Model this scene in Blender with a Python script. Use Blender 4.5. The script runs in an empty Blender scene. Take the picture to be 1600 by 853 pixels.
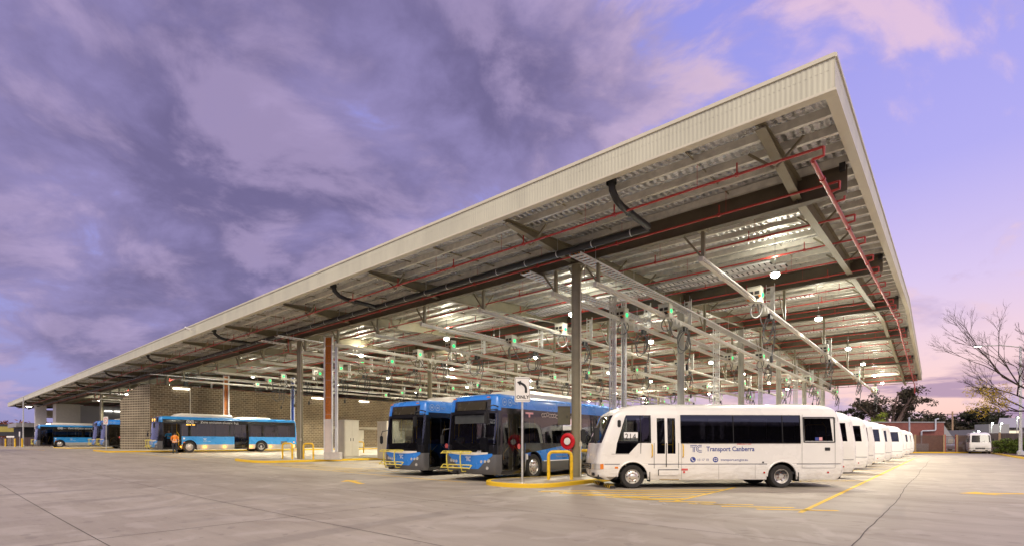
import bpy, bmesh, math, random
from mathutils import Vector, Matrix
random.seed(7)
SC = bpy.context.scene
COL = SC.collection
PI = math.pi
R = math.radians

# ------------------------------------------------------------------ camera
# world x runs along the front eave of the depot roof (to the right), y runs back into the depot
RX, RY = 0.763, 0.6464            # camera's right on the ground
FX, FY = -0.6464, 0.763           # camera's forward on the ground
cam = bpy.data.cameras.new('camera'); camo = bpy.data.objects.new('camera', cam); COL.objects.link(camo)
cam.sensor_width = 36.0; cam.lens = 36.0 * 790 / 1600
cam.shift_y = (690 - 426.5) / 1600
cam.clip_start = 0.1; cam.clip_end = 6000
camo.location = (0, 0, 1.45)
camo.rotation_euler = (R(90), 0, math.atan2(-FX, FY))
SC.camera = camo

# ------------------------------------------------------------------ view and exposure
SC.view_settings.view_transform = 'Standard'
SC.view_settings.look = 'None'
SC.view_settings.gamma = 1.0
SC.view_settings.exposure = 0.0
SC.render.film_transparent = False
SC.cycles.use_light_tree = True
SC.cycles.max_bounces = 7
SC.cycles.diffuse_bounces = 3
SC.cycles.glossy_bounces = 3
SC.cycles.transparent_max_bounces = 10
SC.cycles.sample_clamp_indirect = 4.0
SC.cycles.use_denoising = True

# ------------------------------------------------------------------ node helper
class NT:
    def __init__(s, tree):
        s.t = tree; s.n = tree.nodes; s.l = tree.links
    def new(s, kind, **kw):
        n = s.n.new(kind)
        for k, v in kw.items(): setattr(n, k, v)
        return n
    def put(s, sock, v):
        if isinstance(v, bpy.types.NodeSocket): s.l.new(v, sock)
        elif v is not None:
            if isinstance(v, (tuple, list)) and len(v) == 3 and sock.type == 'RGBA': v = (*v, 1)
            sock.default_value = v
    def math(s, op, a, b=None, c=None, clamp=False):
        n = s.new('ShaderNodeMath', operation=op, use_clamp=clamp)
        s.put(n.inputs[0], a); s.put(n.inputs[1], b); s.put(n.inputs[2], c)
        return n.outputs[0]
    def vmath(s, op, a, b=None):
        n = s.new('ShaderNodeVectorMath', operation=op)
        s.put(n.inputs[0], a); s.put(n.inputs[1], b)
        return n.outputs['Value'] if op in ('DOT_PRODUCT', 'LENGTH') else n.outputs[0]
    def mix(s, f, a, b, blend='MIX'):
        n = s.new('ShaderNodeMix', data_type='RGBA', blend_type=blend)
        s.put(n.inputs[0], f); s.put(n.inputs[6], a); s.put(n.inputs[7], b)
        return n.outputs[2]
    def ramp(s, f, stops, interp='LINEAR'):
        n = s.new('ShaderNodeValToRGB'); cr = n.color_ramp; cr.interpolation = interp
        while len(cr.elements) < len(stops): cr.elements.new(0.5)
        for e, (p, c) in zip(cr.elements, stops):
            e.position = p; e.color = (*c, 1) if len(c) == 3 else c
        s.put(n.inputs[0], f)
        return n.outputs[0]
    def noise(s, vec, scale, detail=3, rough=0.55, dist=0.0):
        n = s.new('ShaderNodeTexNoise')
        s.put(n.inputs['Vector'], vec); s.put(n.inputs['Scale'], scale)
        n.inputs['Detail'].default_value = detail; n.inputs['Roughness'].default_value = rough
        n.inputs['Distortion'].default_value = dist
        return n.outputs['Fac']
    def step(s, v, lo, hi):
        n = s.new('ShaderNodeMapRange', interpolation_type='SMOOTHSTEP')
        s.put(n.inputs[0], v); s.put(n.inputs[1], lo); s.put(n.inputs[2], hi)
        return n.outputs[0]
    def comb(s, x, y, z):
        n = s.new('ShaderNodeCombineXYZ')
        s.put(n.inputs[0], x); s.put(n.inputs[1], y); s.put(n.inputs[2], z)
        return n.outputs[0]

# ------------------------------------------------------------------ sky: dusk with violet cloud
def build_world():
    w = bpy.data.worlds.new('World'); SC.world = w; w.use_nodes = True
    T = NT(w.node_tree); T.n.clear()
    d = T.new('ShaderNodeTexCoord').outputs['Generated']
    r = T.vmath('DOT_PRODUCT', d, (RX, RY, 0)); f = T.vmath('DOT_PRODUCT', d, (FX, FY, 0))
    z = T.vmath('DOT_PRODUCT', d, (0, 0, 1))
    zc = T.math('MAXIMUM', z, 0.0)
    east = T.step(r, -0.05, 0.62)                    # 1 towards the afterglow
    left = T.ramp(zc, [(0.0, (.30, .27, .50)), (.10, (.34, .33, .66)), (.3, (.33, .33, .74)), (.7, (.28, .29, .78)), (1, (.26, .27, .70))])
    right = T.ramp(zc, [(0.0, (1.0, .58, .50)), (.06, (1.0, .66, .60)), (.13, (.93, .66, .70)), (.24, (.72, .58, .86)),
                        (.40, (.46, .42, .88)), (.62, (.34, .33, .84)), (1, (.28, .28, .72))])
    sky = T.mix(east, left, right)
    # cloud sheet: lumpy banks, denser on the left, drawn out towards the left horizon
    den = T.math('ADD', zc, 0.40)
    u = T.math('DIVIDE', r, den); v = T.math('DIVIDE', f, den)
    p = T.comb(T.math('ADD', T.math('MULTIPLY', u, 1.0), T.math('MULTIPLY', v, 0.35)), T.math('ADD', T.math('MULTIPLY', v, 1.15), T.math('MULTIPLY', u, -0.40)), 1.2)
    warp = T.new('ShaderNodeTexNoise'); warp.inputs['Scale'].default_value = 1.3; warp.inputs['Detail'].default_value = 3; T.put(warp.inputs['Vector'], p)
    pw = T.vmath('ADD', p, T.vmath('MULTIPLY', T.vmath('SUBTRACT', warp.outputs['Color'], (.5, .5, .5)), (.45, .45, .0)))
    n1 = T.noise(pw, 2.5, 11, 0.58)
    n2 = T.noise(T.vmath('ADD', pw, (0.09, -0.05, 0.0)), 2.5, 11, 0.58)
    nb = T.noise(T.vmath('ADD', p, (4.3, 1.7, 2.0)), 0.8, 2, 0.5)
    west = T.math('SUBTRACT', 1.0, T.step(T.math('SUBTRACT', r, T.math('MULTIPLY', T.math('SUBTRACT', zc, 0.41), 1.15)), -0.30, 0.16))
    low = T.math('SUBTRACT', 1.0, T.step(zc, 0.03, 0.20))
    cov = T.math('ADD', T.math('MULTIPLY', west, 0.185), T.math('MULTIPLY', T.math('SUBTRACT', nb, 0.5), 0.46))
    cov = T.math('SUBTRACT', cov, T.math('MULTIPLY', T.math('MULTIPLY', low, west), 0.20))
    cov = T.math('SUBTRACT', cov, T.math('MULTIPLY', east, 0.02))
    dens = T.math('ADD', n1, cov)
    mask = T.step(dens, 0.49, 0.60)
    thick = T.step(dens, 0.54, 0.78)
    lit = T.step(T.math('SUBTRACT', n1, n2), -0.05, 0.13)
    fine = T.noise(pw, 5.5, 6, 0.6)
    c_dark = T.mix(east, (.155, .125, .255), (.36, .27, .44))
    c_mid = T.mix(east, (.30, .25, .48), (.52, .40, .63))
    c_lit = T.mix(east, (.49, .38, .60), (.84, .60, .70))
    cc = T.mix(thick, c_mid, c_dark)
    cc = T.mix(T.math('MULTIPLY', lit, T.math('SUBTRACT', 1.0, T.math('MULTIPLY', thick, 0.45))), cc, c_lit)
    cc = T.mix(T.math('MULTIPLY', T.step(fine, .45, .75), .22), cc, c_mid)
    pinkn = T.noise(T.vmath('ADD', p, (9.1, 3.3, 5.0)), 0.9, 3, 0.5)
    cc = T.mix(T.math('MULTIPLY', T.math('MULTIPLY', T.step(pinkn, .54, .68), T.math('SUBTRACT', 1.0, T.step(zc, .15, .5))), .55), cc, (.56, .36, .50))
    # low bank of cloud near the afterglow
    bank = T.noise(T.comb(T.math('MULTIPLY', r, 5.0), T.math('MULTIPLY', z, 26.0), 1.3), 1.0, 6, 0.55)
    bm = T.math('MULTIPLY', T.step(bank, 0.50, 0.60), T.math('MULTIPLY', T.step(z, 0.015, 0.04), T.math('SUBTRACT', 1.0, T.step(z, 0.09, 0.125))))
    bm = T.math('MULTIPLY', bm, T.step(r, 0.30, 0.52))
    out = T.mix(T.math('MULTIPLY', mask, 0.95), sky, cc)
    # a few loose pink puffs on the clear side
    q = T.vmath('ADD', pw, (3.3, 7.7, 7.7))
    n3 = T.noise(q, 2.6, 8, .55)
    hi = T.step(zc, 0.26, 0.45)
    pm = T.math('MULTIPLY', T.step(n3, 0.51, 0.61), T.math('MULTIPLY', hi, T.step(r, .02, .22)))
    pc = T.mix(T.step(T.math('SUBTRACT', n3, T.noise(T.vmath('ADD', q, (.10, .02, 0)), 2.6, 8, .55)), -.05, .06), (.46, .33, .56), (.84, .58, .70))
    out = T.mix(T.math('MULTIPLY', pm, 0.8), out, pc)
    out = T.mix(T.math('MULTIPLY', bm, 0.85), out, (.40, .26, .42))
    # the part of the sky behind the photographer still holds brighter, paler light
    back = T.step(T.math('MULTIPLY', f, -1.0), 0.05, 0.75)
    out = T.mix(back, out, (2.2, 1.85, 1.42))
    dark_low = T.math('MULTIPLY', back, T.math('SUBTRACT', 1.0, T.step(zc, 0.22, 0.52)))
    out = T.mix(T.math('MULTIPLY', dark_low, 0.85), out, (.40, .42, .95))
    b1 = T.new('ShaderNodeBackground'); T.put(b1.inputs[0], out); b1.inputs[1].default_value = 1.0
    ns = T.new('ShaderNodeTexSky', sky_type='NISHITA'); ns.sun_disc = False
    ns.sun_elevation = R(38); ns.sun_rotation = R(180 - 28); ns.dust_density = 2.0
    b2 = T.new('ShaderNodeBackground'); T.l.new(ns.outputs[0], b2.inputs[0]); b2.inputs[1].default_value = 0.006
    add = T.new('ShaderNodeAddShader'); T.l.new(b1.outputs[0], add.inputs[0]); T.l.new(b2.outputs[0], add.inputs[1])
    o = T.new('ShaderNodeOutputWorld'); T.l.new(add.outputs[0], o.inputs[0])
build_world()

# one broad, weak lamp for the bright dusk sky behind the photographer
sun = bpy.data.lights.new('sun', 'SUN'); suno = bpy.data.objects.new('sun', sun); COL.objects.link(suno)
sun.energy = 1.7; sun.angle = R(26); sun.color = (1.0, .90, .78)
suno.rotation_euler = Vector((-0.30, 0.60, -0.76)).to_track_quat('-Z', 'Y').to_euler()

# ------------------------------------------------------------------ site levels
def g(a):                                   # the yard rises gently to the left
    t = min(1.0, max(0.0, (-8.0 - a) / 60.0))
    return 0.70 * t * t * (3 - 2 * t)
def C(X, Z):                                # metres right of / in front of the camera point
    return (RX * X + FX * Z, RY * X + FY * Z)

# ------------------------------------------------------------------ materials
MATS = {}
def mat(name, col, rough=0.5, metal=0.0, var=0.12, vscale=3.0, bump=0.0, bscale=30.0, spec=0.5, emit=None, estr=0.0, coat=0.0, stretch=None):
    if name in MATS: return MATS[name]
    m = bpy.data.materials.new(name); m.use_nodes = True
    T = NT(m.node_tree); b = T.n['Principled BSDF']
    tc = T.new('ShaderNodeTexCoord').outputs['Object']
    if stretch: tc = T.vmath('MULTIPLY', tc, stretch)
    if var:
        n = T.noise(tc, vscale, 5, 0.6)
        lo = tuple(max(0, c * (1 - var)) for c in col); hi = tuple(min(1, c * (1 + var)) for c in col)
        T.put(b.inputs['Base Color'], T.mix(T.step(n, .3, .7), lo, hi))
        T.put(b.inputs['Roughness'], T.math('ADD', T.math('MULTIPLY', T.math('SUBTRACT', n, .5), .25), rough, clamp=True))
    else:
        b.inputs['Base Color'].default_value = (*col, 1); b.inputs['Roughness'].default_value = rough
    b.inputs['Metallic'].default_value = metal
    b.inputs['Specular IOR Level'].default_value = spec
    b.inputs['Coat Weight'].default_value = coat; b.inputs['Coat Roughness'].default_value = .06
    if bump:
        bn = T.new('ShaderNodeBump'); bn.inputs['Strength'].default_value = bump; bn.inputs['Distance'].default_value = .02
        T.put(bn.inputs['Height'], T.noise(tc, bscale, 4, .6)); T.l.new(bn.outputs[0], b.inputs['Normal'])
    if emit:
        b.inputs['Emission Color'].default_value = (*emit, 1); b.inputs['Emission Strength'].default_value = estr
    MATS[name] = m
    return m
def glass_mat(name, tint, refl=1.0, rough=0.02):
    if name in MATS: return MATS[name]
    m = bpy.data.materials.new(name); m.use_nodes = True
    T = NT(m.node_tree); T.n.clear()
    tr = T.new('ShaderNodeBsdfTransparent'); tr.inputs[0].default_value = (*tint, 1)
    gl = T.new('ShaderNodeBsdfGlossy'); gl.inputs[0].default_value = (refl, refl, refl, 1); gl.inputs['Roughness'].default_value = rough
    fr = T.new('ShaderNodeFresnel'); fr.inputs[0].default_value = 1.52
    mx = T.new('ShaderNodeMixShader')
    T.put(mx.inputs[0], T.math('MULTIPLY', fr.outputs[0], 1.6, clamp=True))
    T.l.new(tr.outputs[0], mx.inputs[1]); T.l.new(gl.outputs[0], mx.inputs[2])
    o = T.new('ShaderNodeOutputMaterial'); T.l.new(mx.outputs[0], o.inputs[0])
    MATS[name] = m
    return m

# ------------------------------------------------------------------ mesh builder
class MB:
    def __init__(s): s.v = []; s.f = []; s.m = []
    def add(s, vs, fs, mi=0):
        o = len(s.v); s.v += [tuple(v) for v in vs]
        for f in fs: s.f.append(tuple(i + o for i in f)); s.m.append(mi)
    def box(s, c, d, mi=0, rz=0.0, rx=0.0, ry=0.0):
        x, y, z = d[0] / 2, d[1] / 2, d[2] / 2
        vs = [Vector((sx * x, sy * y, sz * z)) for sz in (-1, 1) for sy in (-1, 1) for sx in (-1, 1)]
        M = Matrix.Rotation(rz, 3, 'Z') @ Matrix.Rotation(ry, 3, 'Y') @ Matrix.Rotation(rx, 3, 'X')
        vs = [M @ v + Vector(c) for v in vs]
        s.add(vs, [(0, 2, 3, 1), (4, 5, 7, 6), (0, 1, 5, 4), (2, 6, 7, 3), (0, 4, 6, 2), (1, 3, 7, 5)], mi)
    def bb(s, lo, hi, mi=0):
        s.box([(a + b) / 2 for a, b in zip(lo, hi)], [abs(b - a) for a, b in zip(lo, hi)], mi)
    def bar(s, p, q, w, h=None, mi=0, up=(0, 0, 1)):
        h = h or w; p = Vector(p); q = Vector(q); d = (q - p).normalized(); up = Vector(up)
        if abs(d.dot(up)) > .98: up = Vector((1, 0, 0))
        sd = d.cross(up).normalized(); u = sd.cross(d).normalized()
        vs = []
        for e in (p, q):
            for i, j in ((-1, -1), (1, -1), (1, 1), (-1, 1)): vs.append(e + sd * (i * w / 2) + u * (j * h / 2))
        s.add(vs, [(0, 1, 2, 3), (7, 6, 5, 4), (0, 4, 5, 1), (1, 5, 6, 2), (2, 6, 7, 3), (3, 7, 4, 0)], mi)
    def tube(s, pts, r, n=8, mi=0, closed=False, r2=None):
        pts = [Vector(p) for p in pts]; k = len(pts); rings = []
        prev = None
        for i, p in enumerate(pts):
            if closed: d = pts[(i + 1) % k] - pts[i - 1]
            else: d = pts[min(i + 1, k - 1)] - pts[max(i - 1, 0)]
            if d.length < 1e-9: d = Vector((0, 0, 1))
            d.normalize()
            if prev is None:
                a = Vector((0, 0, 1)) if abs(d.z) < .9 else Vector((1, 0, 0))
                prev = d.cross(a).normalized()
            sd = (prev - d * prev.dot(d))
            sd = sd.normalized() if sd.length > 1e-6 else d.orthogonal().normalized()
            prev = sd; u = d.cross(sd)
            rr = r if r2 is None else r + (r2 - r) * i / max(1, k - 1)
            rings.append([p + (sd * math.cos(2 * PI * j / n) + u * math.sin(2 * PI * j / n)) * rr for j in range(n)])
        vs = [v for ring in rings for v in ring]; fs = []
        for i in range(k if closed else k - 1):
            a, b = i * n, ((i + 1) % k) * n
            for j in range(n): fs.append((a + j, a + (j + 1) % n, b + (j + 1) % n, b + j))
        if not closed: fs.append(tuple(range(n - 1, -1, -1))); fs.append(tuple(range((k - 1) * n, k * n)))
        s.add(vs, fs, mi)
    def lathe(s, prof, axis='z', c=(0, 0, 0), n=24, mi=0, mis=None):
        # prof: list of (radius, height along axis)
        vs = []; fs = []; c = Vector(c)
        for r, h in prof:
            for j in range(n):
                t = 2 * PI * j / n; x, y = r * math.cos(t), r * math.sin(t)
                v = {'z': (x, y, h), 'x': (h, x, y), 'y': (x, h, y)}[axis]
                vs.append(Vector(v) + c)
        o = len(s.v); s.v += [tuple(v) for v in vs]
        for i in range(len(prof) - 1):
            for j in range(n):
                s.f.append((o + i * n + j, o + i * n + (j + 1) % n, o + (i + 1) * n + (j + 1) % n, o + (i + 1) * n + j))
                s.m.append(mis[i] if mis else mi)
    def prism(s, poly, y0, y1, axis='y', mi=0):
        # poly: (p, q) pairs; axis y -> (x, z), axis z -> (x, y), axis x -> (y, z)
        n = len(poly)
        def pt(p, q, h): return {'y': (p, h, q), 'z': (p, q, h), 'x': (h, p, q)}[axis]
        vs = [pt(p, q, y0) for p, q in poly] + [pt(p, q, y1) for p, q in poly]
        fs = [tuple(range(n)), tuple(range(2 * n - 1, n - 1, -1))] + [(i, i + n, (i + 1) % n + n, (i + 1) % n) for i in range(n)]
        s.add(vs, fs, mi)
    def quad(s, a, b, c, d, mi=0): s.add([a, b, c, d], [(0, 1, 2, 3)], mi)
    def build(s, name, mats, parent=None, smooth=40, bevel=0.0, recalc=True):
        me = bpy.data.meshes.new(name)
        me.from_pydata(s.v, [], s.f)
        mats = mats if isinstance(mats, (list, tuple)) else [mats]
        for m in mats: me.materials.append(m)
        me.polygons.foreach_set('material_index', s.m)
        bm = bmesh.new(); bm.from_mesh(me)
        bmesh.ops.remove_doubles(bm, verts=bm.verts, dist=1e-5)
        if bevel:
            es = [e for e in bm.edges if len(e.link_faces) == 2 and e.calc_face_angle(0) > R(35)]
            bmesh.ops.bevel(bm, geom=es, offset=bevel, segments=2, affect='EDGES', clamp_overlap=True)
        if recalc: bmesh.ops.recalc_face_normals(bm, faces=bm.faces)
        bm.to_mesh(me); bm.free()
        if smooth:
            me.polygons.foreach_set('use_smooth', [True] * len(me.polygons))
            me.set_sharp_from_angle(angle=R(smooth))
        return link(name, me, parent)
def link(name, me, parent=None):
    o = bpy.data.objects.new(name, me); COL.objects.link(o)
    if parent is not None: o.parent = parent
    return o
def thing(name, label, cat, loc=(0, 0, 0), rz=0.0, group=None):
    o = bpy.data.objects.new(name, None); COL.objects.link(o)
    o.empty_display_size = .2
    o.location = loc; o.rotation_euler = (0, 0, rz); o['label'] = label; o['category'] = cat
    if group: o['group'] = group
    return o
def tag(o, label=None, cat=None, group=None, kind=None):
    for k, v in (('label', label), ('category', cat), ('group', group), ('kind', kind)):
        if v: o[k] = v
    return o
def copy_tree(o, parent=None):
    c = o.copy(); COL.objects.link(c)
    if parent is not None: c.parent = parent
    for ch in list(o.children): copy_tree(ch, c)
    return c
ORD = ['first', 'second', 'third', 'fourth', 'fifth', 'sixth', 'seventh', 'eighth', 'ninth', 'tenth', 'eleventh', 'twelfth',
       'thirteenth', 'fourteenth', 'fifteenth', 'sixteenth', 'seventeenth', 'eighteenth', 'nineteenth', 'twentieth',
       'twenty-first', 'twenty-second', 'twenty-third', 'twenty-fourth', 'twenty-fifth', 'twenty-sixth', 'twenty-seventh', 'twenty-eighth', 'twenty-ninth', 'thirtieth']
DG = None
def text(s, size, m, parent, loc, rot, name='lettering', depth=.003, align='LEFT', spacing=1.0, sx=1.0, bold=0.0):
    cu = bpy.data.curves.new('t', 'FONT'); cu.body = s; cu.size = size; cu.extrude = depth; cu.align_x = align
    cu.space_character = spacing; cu.offset = bold; cu.resolution_u = 3
    t = bpy.data.objects.new('t', cu); COL.objects.link(t)
    dg = bpy.context.evaluated_depsgraph_get(); dg.update()
    me = bpy.data.meshes.new_from_object(t.evaluated_get(dg))
    bpy.data.objects.remove(t); bpy.data.curves.remove(cu)
    if sx != 1.0:
        for v in me.vertices: v.co.x *= sx
    me.materials.clear(); me.materials.append(m)
    o = link(name, me, parent); o.location = loc; o.rotation_euler = rot
    return o
SIDE = (R(90), 0, 0)            # reads along +x, faces -y
FRONT = (R(90), 0, R(-90))      # reads along -y, faces -x
def strip(mb, pts, w, y, mi=0, t=.003):
    """flat band through (x, z) points on a plane facing -y"""
    for (x0, z0), (x1, z1) in zip(pts, pts[1:]):
        d = Vector((x1 - x0, z1 - z0)); l = d.length
        if l < 1e-6: continue
        d /= l; n = Vector((-d.y, d.x)) * w / 2; e = d * w * .12
        a = [(x0 - e.x + n.x, z0 - e.y + n.y), (x1 + e.x + n.x, z1 + e.y + n.y), (x1 + e.x - n.x, z1 + e.y - n.y), (x0 - e.x - n.x, z0 - e.y - n.y)]
        mb.prism(a, y, y - t, 'y', mi)
# ------------------------------------------------------------------ shared materials
def concrete_mat():
    m = bpy.data.materials.new('yard_concrete'); m.use_nodes = True
    T = NT(m.node_tree); b = T.n['Principled BSDF']
    p = T.new('ShaderNodeTexCoord').outputs['Object']
    n1 = T.noise(p, .13, 6, .6); n2 = T.noise(T.vmath('MULTIPLY', p, (.35, 1.6, 1)), .8, 7, .68); n3 = T.noise(p, 9, 4, .7)
    swirl = T.noise(p, .32, 4, .55, 2.6)
    c = T.mix(T.step(n1, .3, .7), (.315, .272, .218), (.415, .366, .298))
    c = T.mix(T.math('MULTIPLY', T.step(n2, .42, .68), .48), c, (.255, .217, .175))
    c = T.mix(T.math('MULTIPLY', T.step(swirl, .54, .64), .55), c, (.47, .42, .36))
    c = T.mix(T.math('MULTIPLY', T.step(n3, .62, .78), .35), c, (.20, .175, .155))
    spots = T.noise(p, 3.1, 2, .4)
    c = T.mix(T.math('MULTIPLY', T.step(spots, .66, .69), .3), c, (.15, .13, .115))
    grit = T.noise(p, 55, 2, .6)
    c = T.mix(T.math('MULTIPLY', T.step(grit, .60, .72), .35), c, (.17, .15, .13))
    tw = T.new('ShaderNodeTexWave', wave_type='BANDS', bands_direction='X'); tw.inputs['Scale'].default_value = .11; tw.inputs['Distortion'].default_value = 9; tw.inputs['Detail'].default_value = 2; tw.inputs['Detail Scale'].default_value = .5
    T.put(tw.inputs['Vector'], T.vmath('MULTIPLY', p, (1, .55, 1)))
    tyre = T.math('MULTIPLY', T.step(tw.outputs['Fac'], .90, .98), T.step(n1, .45, .65))
    c = T.mix(T.math('MULTIPLY', tyre, .35), c, (.16, .14, .125))
    sx = T.new('ShaderNodeSeparateXYZ'); T.put(sx.inputs[0], p)          # oil drips where buses stand
    bay = T.math('MULTIPLY', T.step(sx.outputs[1], 11.5, 13.5), T.math('SUBTRACT', 1.0, T.step(sx.outputs[0], -8, -6)))
    oil = T.step(T.math('ADD', T.math('MULTIPLY', T.noise(p, .55, 2, .5), .6), T.math('MULTIPLY', T.noise(p, 2.6, 5, .7), .4)), .55, .62)
    c = T.mix(T.math('MULTIPLY', T.math('MULTIPLY', oil, bay), .75), c, (.075, .065, .058))
    T.put(b.inputs['Base Color'], c)
    T.put(b.inputs['Roughness'], T.math('ADD', T.math('MULTIPLY', n2, .35), .42))
    bn = T.new('ShaderNodeBump'); bn.inputs['Strength'].default_value = .25; bn.inputs['Distance'].default_value = .012
    T.put(bn.inputs['Height'], T.math('ADD', T.math('MULTIPLY', n3, .6), n2)); T.l.new(bn.outputs[0], b.inputs['Normal'])
    return m
M_conc = concrete_mat()
def paint_mat(name, col, worn=.5, thr=.5):
    """road paint that has worn through to the concrete in patches"""
    m = bpy.data.materials.new(name); m.use_nodes = True
    T = NT(m.node_tree); b = T.n['Principled BSDF']
    p = T.new('ShaderNodeTexCoord').outputs['Object']
    n = T.noise(p, 2.2, 6, .7); n2 = T.noise(p, 14, 4, .7)
    k = T.math('MULTIPLY', T.step(T.math('ADD', T.math('MULTIPLY', n, .6), T.math('MULTIPLY', n2, .4)), thr, thr + .12), worn)
    T.put(b.inputs['Base Color'], T.mix(k, col, (.33, .29, .25)))
    b.inputs['Roughness'].default_value = .6
    return m
M_yel = paint_mat('yellow_road_paint', (.78, .50, .02), .6, .53)
M_yelk = paint_mat('yellow_kerb_paint', (.74, .48, .02), .5, .55)
M_whp = paint_mat('worn_white_paint', (.62, .60, .57), .8, .45)
M_joint = mat('joint_sealant', (.085, .075, .07), .8)
M_steel = mat('grey_painted_steel', (.22, .195, .125), .45, .0, .10, 2.0)
M_steeld = mat('brown_grey_steel', (.105, .085, .055), .5, 0, .12, 2.0)
M_galv = mat('galvanised_steel', (.62, .62, .60), .38, .55, .15, 6.0)
M_purlin = mat('purlin_steel', (.70, .68, .60), .4, .4, .12, 4.0)
M_white = mat('white_paint', (.78, .76, .72), .35, 0, .04)
M_cream = mat('cream_paint', (.62, .57, .46), .45, 0, .06, 1.0)
M_red = mat('red_pipe_paint', (.40, .030, .022), .35, 0, .1)
M_black = mat('black_plastic', (.018, .018, .018), .45, 0, .2)
M_rubber = mat('tyre_rubber', (.022, .020, .019), .75, 0, .25, 8.0)
M_dark = mat('dark_underbody', (.012, .012, .012), .7, 0, .2)
M_yelp = mat('yellow_gloss_paint', (.74, .46, .02), .35, 0, .22, 5.0)
M_orange = mat('orange_cable', (.62, .20, .03), .5, 0, .2, 9.0)
M_bluec = mat('blue_cable', (.04, .10, .45), .5, 0, .2, 9.0)
M_alu = mat('wheel_alloy', (.72, .70, .66), .3, .75, .08)
M_green = mat('green_indicator', (.02, .6, .2), .3, 0, 0, emit=(.01, .95, .20), estr=2.1)
M_blueled = mat('blue_indicator', (.05, .1, .7), .3, 0, 0, emit=(.05, .10, 1.0), estr=2.5)
M_lens = mat('lamp_lens', (1, 1, 1), .3, 0, 0, emit=(1.0, .93, .74), estr=45.0)
M_tube = mat('tube_light', (1, 1, 1), .3, 0, 0, emit=(1.0, .97, .86), estr=6.0)
M_amber = mat('amber_marker', (.8, .3, .02), .3, 0, 0, emit=(1.0, .34, .02), estr=3.0)
M_led = mat('amber_display', (.8, .4, .05), .3, 0, 0, emit=(1.0, .50, .06), estr=5.0)

# ------------------------------------------------------------------ ground
def ground():
    xs = [-1500, -600, -300, -150, -100, -68] + [-68 + 2 * i for i in range(1, 30)] + [-8, 0, 60, 150, 400, 900, 2000]
    ys = [-300, -60, 0, 40, 90, 200, 500, 1200, 2500]
    mb = MB()
    vs = [(x, y, g(x)) for y in ys for x in xs]; n = len(xs)
    mb.add(vs, [(j * n + i, j * n + i + 1, (j + 1) * n + i + 1, (j + 1) * n + i) for j in range(len(ys) - 1) for i in range(n - 1)])
    tag(mb.build('yard_ground', M_conc), kind='structure')
ground()

def gstrip(mb, pts, w, dz=.004, mi=0, step=2.0):
    """flat painted band following the yard through (a, b) points"""
    P = []
    for (a0, b0), (a1, b1) in zip(pts, pts[1:]):
        n = max(1, int(math.hypot(a1 - a0, b1 - b0) / step))
        P += [(a0 + (a1 - a0) * i / n, b0 + (b1 - b0) * i / n) for i in range(n)]
    P.append(pts[-1]); vs = []
    for i, p in enumerate(P):
        q0, q1 = P[max(0, i - 1)], P[min(len(P) - 1, i + 1)]
        d = Vector((q1[0] - q0[0], q1[1] - q0[1])).normalized(); n = Vector((-d.y, d.x)) * w / 2
        for s in (1, -1):
            x, y = p[0] + n.x * s, p[1] + n.y * s
            vs.append((x, y, g(x) + dz))
    mb.add(vs, [(2 * i, 2 * i + 1, 2 * i + 3, 2 * i + 2) for i in range(len(P) - 1)], mi)
def gpoly(mb, pts, dz=.004, mi=0):
    mb.add([(a, b, g(a) + dz) for a, b in pts], [tuple(range(len(pts)))], mi)

def joints():
    mb = MB(); rr = random.Random(3)
    for b in (1.75, 4.75, 8.3): gstrip(mb, [(-90, b), (-.5 if b > 2 else 6, b)], .013, .0042)
    for a in (-9.6, -18.8, -28.0, -37.2): gstrip(mb, [(a, -4), (a, 11.4)], .016, .0044)
    gstrip(mb, [(-4, 15.9), (24, 17.3)], .02, .0042)
    mb2 = MB()
    pts = [(-.95 + .035 * math.sin(y * .5) + rr.uniform(-.012, .012) + .006 * y, y) for y in [5 + .6 * i for i in range(80)]]
    gstrip(mb2, pts, .017, .0046)
    tag(mb.build('concrete_joints', M_joint, recalc=False), kind='structure')
    tag(mb2.build('ground_crack', M_joint, recalc=False), kind='structure')
joints()

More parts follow.
